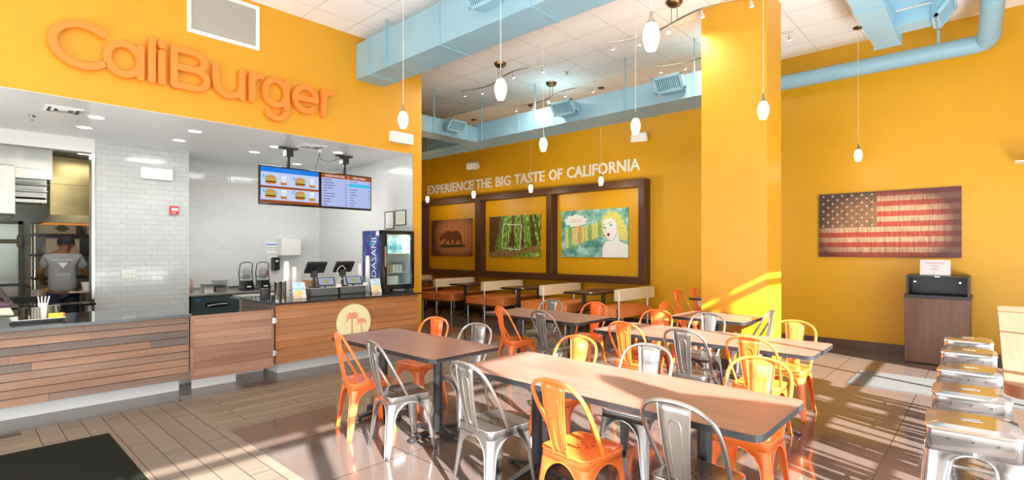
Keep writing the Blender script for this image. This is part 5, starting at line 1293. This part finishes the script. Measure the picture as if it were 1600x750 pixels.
wpart(MB().prism(rrect(X1 - .14, X1 - .075, 1.56, 1.74, .02), lambda a, b_, d: (a, Y0 - .03 - d, b_), 0, .002), 'price_tag', m_paper, dr, smooth=0)
wpart(MB().box(X0 + .04, X0 + .1, Y0 + .02, Y0 + .08, CT, Z0).box(X1 - .1, X1 - .04, Y0 + .02, Y0 + .08, CT, Z0).box(X0 + .04, X0 + .1, Y1 - .08, Y1 - .02, CT, Z0).box(X1 - .1, X1 - .04, Y1 - .08, Y1 - .02, CT, Z0), 'foot', m_black, t, smooth=0)
light('cooler_lamp', 'AREA', ((X0 + X1) / 2, Y0 + .08, Z1 - .06), (0, .3, -1), 7, (.92, 1, 1), .4, .05)
def bottle(x, y, z, label, first=[None]):
    if first[0] is None:
        t = thing('water_bottle', label, 'bottle', (x, y, z), 0, 'water bottles in the cooler')
        MB().lathe([(.028, 0), (.032, .01), (.032, .14), (.028, .17), (.012, .20), (.012, .212)], n=14).build('body', pane_mat('bottle_plastic', (.62, .86, .84), .1), t, smooth=50)
        MB().lathe([(.0326, .06), (.0326, .12)], n=14).build('label_band', M('bottle_teal', (.02, .32, .36), .4), t); MB().lathe([(.0135, .207), (.0135, .225)], n=10).build('cap', M('cap_teal', (.03, .35, .38), .4), t)
        first[0] = t; return t
    return copy_tree(first[0], label, (x, y, z))
for k in range(5): bottle(X0 + .09 + k * .078, Y0 + .12 + (k % 2) * .012, 1.512, 'teal labelled water bottle on the top shelf of the drinks cooler')
def can(x, y, z, m, label, grp):
    t = thing('drink_can', label, 'can', (x, y, z), 0, grp)
    MB().lathe([(.026, 0), (.030, .006), (.030, .108), (.026, .118)], n=14).build('body', m, t, smooth=50); MB().lathe([(.025, .1185), (.022, .120)], n=12).build('lid', m_steel, t)
m_tan = M('tan_can', (.48, .40, .24), .4); m_can = M('silver_can', (.70, .70, .68), .35)
for k in range(6): can(X0 + .085 + k * .066, Y0 + .12, 1.212, m_tan if k < 3 else m_can, ('tan drink can on the middle shelf of the cooler' if k < 3 else 'white drink can on the middle shelf of the cooler'), 'tan cans in the cooler' if k < 3 else 'white cans in the cooler')
tag(MB().box(X0 + .07, X0 + .36, Y0 + .1, Y0 + .35, 1.02, 1.15).build('juice_carton', M('pale_carton', (.66, .74, .70), .5, noise=(30, .2)), smooth=0), 'pale printed carton at the bottom of the drinks cooler', 'carton')

# ------------------------------------------------------------------ left counter and kitchen
t = thing('serving_tray', 'white serving tray on the left counter holding the straw canisters', 'tray', (.58, 7.0, .862))
mb = MB(); ring = [[(a, b, z) for a, b in rrect(-w_, w_, -d_, d_, .03, 3)] for w_, d_, z in ((.16, .17, 0), (.19, .20, .028), (.20, .21, .03), (.19, .20, .034), (.158, .168, .006))]
n = len(ring[0]); mb.add([p for r_ in ring for p in r_], [(i * n + k, i * n + (k + 1) % n, (i + 1) * n + (k + 1) % n, (i + 1) * n + k) for i in range(4) for k in range(n)] + [tuple(range(n)), tuple(4 * n + k for k in range(n))])
mb.build('dish', m_white_gloss, t, smooth=50)
def perf(x, y, label, m=m_steel):
    t = thing('straw_canister', label, 'canister', (x, y, .869), 0, 'perforated steel canisters on the tray')
    MB().lathe([(.036, 0), (.038, .003), (.038, .125), (.041, .128), (.036, .13), (.035, .01)], n=22).build('cylinder', m, t, smooth=50)
    mb = MB()
    for r_ in range(7):
        for k in range(10):
            a = 2 * PI * k / 10; c = Vector((.0385 * math.cos(a), .0385 * math.sin(a), .022 + r_ * .015)); tv = Vector((-math.sin(a), math.cos(a), 0)) * .004; u = Vector((0, 0, .0035))
            mb.add([c - tv - u, c + tv - u, c + tv + u, c - tv + u], [(0, 1, 2, 3)])
    mb.build('hole', m_hole, t, smooth=0)
perf(.475, 6.98, 'bronze toned perforated canister, leftmost on the tray', M('bronzed_steel', (.16, .13, .09), .3, 1.0))
perf(.555, 6.93, 'bright perforated steel canister left of the white cup on the tray'); perf(.665, 7.06, 'dark perforated steel canister right of the white cup', m_steel_dull); perf(.725, 7.10, 'bright perforated steel canister at the right end of the tray')
t = thing('paper_cup', 'white paper cup with straws on the serving tray', 'cup', (.615, 6.95, .869))
MB().lathe([(.026, 0), (.036, .15), (.040, .152), (.040, .165), (.034, .165)], n=20).build('cup', m_paper, t, smooth=50)
mb = MB()
for k in range(4): mb.cyl((-.01 + .006 * k, 0, .02), (-.035 + .028 * k, .01, .235), .006, n=6)
mb.build('straw', m_white_pl, t)
t = thing('sauce_box', 'small yellow box on the right of the serving tray', 'box', (.71, 6.93, .869))
MB().box(-.055, .055, -.02, .03, 0, .06).build('carton', M('yellow_carton', (.85, .70, .05), .5), t, smooth=0); MB().box(.055, .07, -.02, .03, 0, .062).build('red_edge', M('carton_red', (.6, .1, .06), .5), t, smooth=0)
t = thing('payment_terminal', 'dark maroon tilted terminal with a cream underside at the left edge of the counter', 'terminal', (.22, 7.0, .862))
MB().lathe([(.09, 0), (.085, .012), (.03, .03), (.028, .12)], n=20).build('base', m_black_pl, t)
def slab(q0, q1, th, w_):
    a, b = Vector(q0), Vector(q1); n_ = Vector((-(b - a).z, 0, (b - a).x)).normalized() * th
    return [Vector((p.x, s * w_, p.z)) for p, s in ()] or [(a.x, -w_, a.z), (b.x, -w_, b.z), (a.x, w_, a.z), (b.x, w_, b.z), (a.x + n_.x, -w_, a.z + n_.z), (b.x + n_.x, -w_, b.z + n_.z), (a.x + n_.x, w_, a.z + n_.z), (b.x + n_.x, w_, b.z + n_.z)]
MB().hexa(slab((.17, 0, .20), (.04, 0, .46), .04, .13)).build('display_back', M('maroon_black', (.035, .018, .022), .4), t, smooth=0, bevel=.02, seg=3)
MB().box(-.15, .18, -.13, .13, .155, .215).build('keypad_block', M('maroon_plastic', (.10, .05, .07), .4), t, smooth=0, bevel=.025, seg=3)
MB().hexa([(-.15, -.13, .09), (.19, -.12, .075), (-.15, .13, .09), (.19, .12, .075), (-.15, -.13, .155), (.16, -.13, .155), (-.15, .13, .155), (.16, .13, .155)]).build('lower_shell', m_cream, t, smooth=0, bevel=.02, seg=3)

# hoods
t = thing('kitchen_hood', 'bright stainless hood hanging over the kitchen, at the left', 'hood', (.3, 10.4, 2.6))
wpart(MB().box(-1.2, .60, 10.02, 10.7, 2.07, 2.74), 'front_box', m_steel_dull, t, smooth=0, bevel=.004)
wpart(MB().box(-1.2, 1.01, 10.20, 10.9, 2.74, 3.059), 'top_box', m_steel_dull, t, smooth=0, bevel=.004)
wpart(MB().box(.60, 1.01, 10.20, 10.24, 2.60, 2.74), 'valance', m_steel_dull, t, smooth=0)
wpart(MB().box(-1.2, 1.01, 10.9, 10.95, 2.3, 3.05).hexa([(.6, 10.9, 2.35), (1.0, 10.9, 2.35), (.6, 11.5, 2.30), (1.0, 11.5, 2.30), (.6, 10.9, 2.38), (1.0, 10.9, 2.38), (.6, 11.5, 2.33), (1.0, 11.5, 2.33)]), 'filter_bank', m_steel_dull, t, smooth=0)
wpart(MB().tube([(.62, 10.1, 2.07), (.50, 10.1, 1.97), (.3, 10.1, 1.97), (.3, 10.1, 2.07)], .012, 6), 'corner_brace', m_steel, t)
for z in (2.45, 2.55, 2.65): wpart(MB().box(.60, 1.0, 10.6, 10.88, z, z + .008), 'shelf_rail', m_steel_dull, t, smooth=0)
t = thing('kitchen_hood', 'chimney shaped stainless hood beside the kitchen opening', 'hood', (1.6, 11.2, 2.0))
wpart(MB().box(1.06, 2.2, 11.0, 11.8, 2.12, 3.059), 'chimney', M('gold_reflection_steel', (.40, .33, .17), .32, 1.0, noise=(2, .3)), t, smooth=0)  # gold and dark reflections put into the steel's colour
wpart(MB().box(1.055, 2.2, 10.995, 11.0, 2.62, 2.625), 'seam', m_black_pl, t, smooth=0)
wpart(MB().hexa([(.88, 10.8, 2.0), (2.25, 10.8, 2.0), (.88, 11.9, 2.0), (2.25, 11.9, 2.0), (1.05, 10.99, 2.13), (2.2, 10.99, 2.13), (1.05, 11.81, 2.13), (2.2, 11.81, 2.13)]), 'skirt', m_steel_dull, t, smooth=0)
wpart(MB().box(1.0, 2.1, 10.95, 11.75, 1.992, 1.999), 'warm_lamp', emis('heat_lamp_orange', 'd98a3a', .8), t, smooth=0)
t = thing('ceiling_panel_light', 'lit square panel on the kitchen ceiling', 'light', (1.55, 10.1, 3.05))
wpart(MB().box(1.30, 1.85, 9.9, 10.4, 3.05, 3.06), 'frame', m_white_pl, t, smooth=0); wpart(MB().box(1.32, 1.83, 9.92, 10.38, 3.047, 3.05), 'diffuser', emis('panel_glow', 'fff4d8', 2.0), t, smooth=0)
light('kitchen_light', 'AREA', (1.5, 10.2, 3.0), (0, 0, -1), 9, (1, .93, .78), .5)
light('kitchen_light', 'AREA', (-.4, 11.6, 3.0), (0, 0, -1), 12, (1, .96, .86), .8)
t = thing('cooler_door', 'pale green steel walk-in cooler door with a big latch handle', 'door', (.3, 12.8, 0))
dn = wpart(MB().box(-.4, .80, 12.74, 12.8, .02, 2.02), 'door_leaf', M('pale_steel_door', (.46, .51, .46), .35, .5, noise=(3, .15)), t, smooth=0)
wpart(MB().box(.80, .86, 12.73, 12.8, 0, 2.08).box(-.46, .86, 12.73, 12.8, 2.02, 2.08), 'door_frame', M('door_dark_gap', (.12, .13, .11), .5), t, smooth=0)
wpart(MB().box(.56, .80, 12.64, 12.68, 1.68, 1.75).box(.78, .86, 12.62, 12.74, 1.62, 1.82), 'handle', M('olive_latch', (.08, .08, .04), .4, .5), dn, smooth=0, bevel=.01)
wpart(MB().box(-.4, .79, 12.735, 12.74, .1, 1.0), 'kick_plate', m_steel_dull, dn, smooth=0)
t = thing('wire_rack', 'dark kitchen rack with shelves behind the worker', 'rack', (1.6, 12.2, 0))
for x in (.96, 2.2):
    for y in (11.95, 12.5): wpart(MB().cyl((x, y, 0), (x, y, 2.0), .014, n=8), 'post', m_chrome, t)
for z in (.55, 1.05, 1.45, 1.80): wpart(MB().box(.94, 2.22, 11.93, 12.52, z, z + .045), 'shelf', m_black, t, smooth=0)
def carton(x0, x1, y0, y1, z0, z1, c, label, logo=None):
    t = thing('carton', label, 'box', ((x0 + x1) / 2, (y0 + y1) / 2, z0))
    wpart(MB().box(x0, x1, y0, y1, z0, z1), 'box', c, t, smooth=0)
    if logo: wpart(MB().prism(arc((x0 + x1) / 2 + .05, (z0 + z1) / 2, .075, .06, 0, 345, 20), lambda a, b_, d: (a, y0 - d, b_), 0, .002).box((x0 + x1) / 2 - .05, (x0 + x1) / 2 + .15, y0 - .004, y0 - .002, (z0 + z1) / 2 - .02, (z0 + z1) / 2 + .01), 'printed_mark', logo, t, smooth=0)
m_cart = M('off_white_carton', (.48, .44, .30), .7)
carton(1.02, 1.50, 11.98, 12.4, 1.846, 2.04, m_cart, 'white carton with a dark round mark on top of the kitchen rack', M('mark_olive', (.08, .09, .05), .6))
carton(1.65, 2.15, 11.98, 12.4, 1.846, 2.03, m_cart, 'white carton at the right end of the top of the kitchen rack')
carton(1.10, 1.55, 11.98, 12.4, 1.496, 1.76, M('printed_carton', (.52, .48, .40), .7), 'white printed carton on the second shelf of the kitchen rack', M('mark_red', (.4, .12, .08), .6))
carton(1.9, 2.15, 11.98, 12.4, 1.496, 1.64, m_cart, 'small pale carton near the right post of the kitchen rack')
# prep bench in front of the worker, on the right and low bench at left
t = thing('prep_table', 'dark kitchen prep bench behind the left counter', 'table', (.9, 9.0, 0))
wpart(MB().box(-1.5, 1.36, 9.15, 9.5, .80, .83), 'bench_top', m_black_gloss, t, smooth=0)
for x in (-1.4, -.2, 1.3): wpart(MB().box(x - .02, x + .02, 9.2, 9.45, 0, .80), 'leg', m_steel_dull, t, smooth=0)
t = thing('prep_table', 'kitchen worktable with a pale cutting board at the right of the worker', 'table', (1.8, 11.2, 0))
wpart(MB().box(1.44, 2.28, 10.6, 11.5, .86, .90), 'bench_top', m_steel_dull, t, smooth=0)
for x, y in ((1.48, 10.65), (2.24, 10.65), (1.48, 11.45), (2.24, 11.45)): wpart(MB().box(x - .02, x + .02, y - .02, y + .02, 0, .86), 'leg', m_steel, t, smooth=0)
wpart(MB().box(1.44, 2.28, 10.62, 11.48, .40, .43), 'under_shelf', M('teal_steel_shelf', (.10, .16, .15), .4, .6), t, smooth=0)
tag(MB().box(1.22, 1.75, 10.35, 10.75, .901, .921).build('cutting_board', M('pale_wood_board', (.62, .46, .28), .5), smooth=0), 'pale wooden cutting board on the kitchen worktable', 'cutting board')
t = thing('food_pan', 'white round tub on the cutting board in the kitchen', 'tub', (1.46, 10.55, .921))
MB().lathe([(.065, 0), (.075, .12), (.08, .122), (.08, .135), (.07, .135)], n=20).build('tub', m_white_pl, t, smooth=50)
t = thing('low_rack', 'black low rack left of the worker with wrapped goods', 'rack', (.75, 11.2, 0))
wpart(MB().box(.30, 1.15, 10.95, 11.3, .74, .84).tube([(.32, 11.0, .84), (.34, 11.0, 1.0), (.45, 11.0, 1.03), (.75, 11.0, 1.03), (.82, 11.0, .98), (.82, 11.0, .84)], .02, 6), 'frame', m_black, t, smooth=0)
for x in (.34, 1.11): wpart(MB().box(x - .02, x + .02, 11.0, 11.25, 0, .74), 'leg', m_black, t, smooth=0)
carton(.83, .98, 10.97, 11.2, .841, .93, M('wrapped_grey', (.42, .40, .36), .6, noise=(30, .4)), 'grey wrapped pack on the low kitchen rack')
carton(.985, 1.2, 10.97, 11.2, .841, .95, M('amber_tray', (.65, .36, .05), .5), 'amber box on the low kitchen rack beside the worker')

# worker, back to us, leaning over the bench: one skinned body
def skin(name, verts, edges, radii, mat, parent, root=0, sub=2):
    me = D.meshes.new(name); me.from_pydata(verts, edges, []); o = D.objects.new(name, me); COL.objects.link(o)
    md = o.modifiers.new('skin', 'SKIN'); md.use_smooth_shade = True
    lay = me.skin_vertices[0].data if me.skin_vertices else None
    if lay is None:
        bpy.context.view_layer.objects.active = o; lay = me.skin_vertices[0].data
    for i, r_ in enumerate(radii): lay[i].radius = r_ if isinstance(r_, tuple) else (r_, r_)
    lay[root].use_root = True
    sb = o.modifiers.new('sub', 'SUBSURF'); sb.levels = sub; sb.render_levels = sub
    dg = bpy.context.evaluated_depsgraph_get(); m2 = D.meshes.new_from_object(o.evaluated_get(dg)); D.objects.remove(o)
    m2.polygons.foreach_set('use_smooth', [True] * len(m2.polygons)); m2.materials.clear(); m2.materials.append(mat)
    q = D.objects.new(name, m2); COL.objects.link(q); q.parent = parent; return q
m_skin = M('brown_skin', (.16, .065, .03), .5); m_tee = M('grey_tee', (.26, .27, .28), .85, noise=(8, .08)); m_jean = M('navy_trousers', (.016, .022, .045), .9); m_cap = M('black_cap', (.012, .012, .014), .8)
per = thing('person', 'kitchen worker seen from behind in a grey tee, dark trousers and black cap, reaching right', 'person', (1.17, 10.62, 0))
V_ = [(0, 0, .96), (0, .0, 1.10), (-.01, .03, 1.28), (0, .08, 1.44), (.02, .13, 1.53), (.05, .17, 1.59), (.06, .18, 1.68),           # 0-6 pelvis spine neck head
      (-.17, .08, 1.43), (-.26, .10, 1.22), (-.20, .33, 1.05), (-.17, .40, 1.03),                 # 7-10 left arm
      (.20, .09, 1.43), (.29, .10, 1.20), (.44, .30, 1.06), (.50, .36, 1.04),                     # 11-14 right arm
      (-.10, 0, .90), (-.11, .02, .50), (-.12, -.02, .10), (-.13, .12, .05), (.10, 0, .90), (.12, .02, .50), (.12, -.02, .10), (.14, .12, .05)]
E_ = [(0, 1), (1, 2), (2, 3), (3, 4), (4, 5), (5, 6), (3, 7), (7, 8), (8, 9), (9, 10), (3, 11), (11, 12), (12, 13), (13, 14), (0, 15), (15, 16), (16, 17), (17, 18), (0, 19), (19, 20), (20, 21), (21, 22)]
R_ = [(.12, .09), (.12, .09), (.165, .12), (.15, .10), (.065, .065), (.07, .08), (.085, .095), (.07, .07), (.048, .048), (.036, .036), (.03, .036), (.07, .07), (.048, .048), (.038, .038), (.03, .036), (.095, .095), (.065, .065), (.048, .048), (.04, .045), (.095, .095), (.065, .065), (.048, .048), (.04, .045)]
skin('body', V_, E_, R_, m_skin, per)
tv = V_[0:4] + [(-.17, .08, 1.43), (-.235, .095, 1.27), (.19, .09, 1.43), (.27, .10, 1.26), (0, .10, 1.49)]
skin('tee_shirt', [(0, 0, .86)] + tv[1:], [(0, 1), (1, 2), (2, 3), (3, 4), (4, 5), (3, 6), (6, 7), (3, 8)], [(.20, .165), (.18, .14), (.19, .145), (.175, .125), (.10, .09), (.082, .075), (.10, .09), (.082, .075), (.075, .075)], m_tee, per)
skin('trousers', [(0, 0, 1.02), (-.10, 0, .86), (-.115, .02, .50), (-.12, -.02, .12), (.10, 0, .86), (.12, .02, .50), (.12, -.02, .12)], [(0, 1), (1, 2), (2, 3), (0, 4), (4, 5), (5, 6)], [(.175, .14), (.12, .12), (.085, .085), (.07, .07), (.12, .12), (.085, .085), (.07, .07)], m_jean, per)
cp = MB().lathe([(.108, 0), (.112, .04), (.10, .09), (.06, .12), (.02, .128)], (.06, .18, 1.655), 24); cp.hexa([(-.02, .26, 1.66), (.14, .26, 1.66), (0, .36, 1.64), (.12, .36, 1.64), (-.02, .26, 1.675), (.14, .26, 1.675), (0, .36, 1.65), (.12, .36, 1.65)])
cp.build('cap', m_cap, per, smooth=60)
for s in (-1, 1): MB().lathe([(.012, -.02), (.02, 0), (.012, .02)], (.06 + s * .095, .18, 1.645), 10).build('ear', m_skin, per, smooth=60)
for s, b0 in ((-1, Vector((-.17, .40, 1.03))), (1, Vector((.50, .36, 1.04)))):
    for k in range(5):
        a = Vector(((k - 2) * .017, .02, 0)); L0 = (.05, .07, .078, .072, .058)[k] if s > 0 else (.058, .072, .078, .07, .05)[k]
        MB().tube([b0 + a, b0 + a + Vector((0, L0 * .5, .0)), b0 + a * 1.1 + Vector((0, L0 * .85, -.02)), b0 + a * 1.1 + Vector((0, L0, -.035))], [.010, .0095, .0085, .006], 8).build('finger', m_skin, per, smooth=60)
mb = MB(); fr = lambda a, b_, d: (a - .02, -.142 - d - .03 * 0 + max(0, (b_ - 1.25)) * .28, b_)
text_mb('CALIBURGER', .05, lambda a, b_, d: fr(a - .08, 1.17 + b_, d), .004, .006, mb, width=.17)
mb.prism([(-.05, 1.37), (.07, 1.37), (.01, 1.28)], fr, .006, .008); mb.prism([(-.11, 1.405), (.13, 1.405), (.13, 1.415), (-.11, 1.415)], fr, .012, .014)
mb.build('shirt_print', M('shirt_print_white', (.62, .62, .62), .8), per, smooth=0)
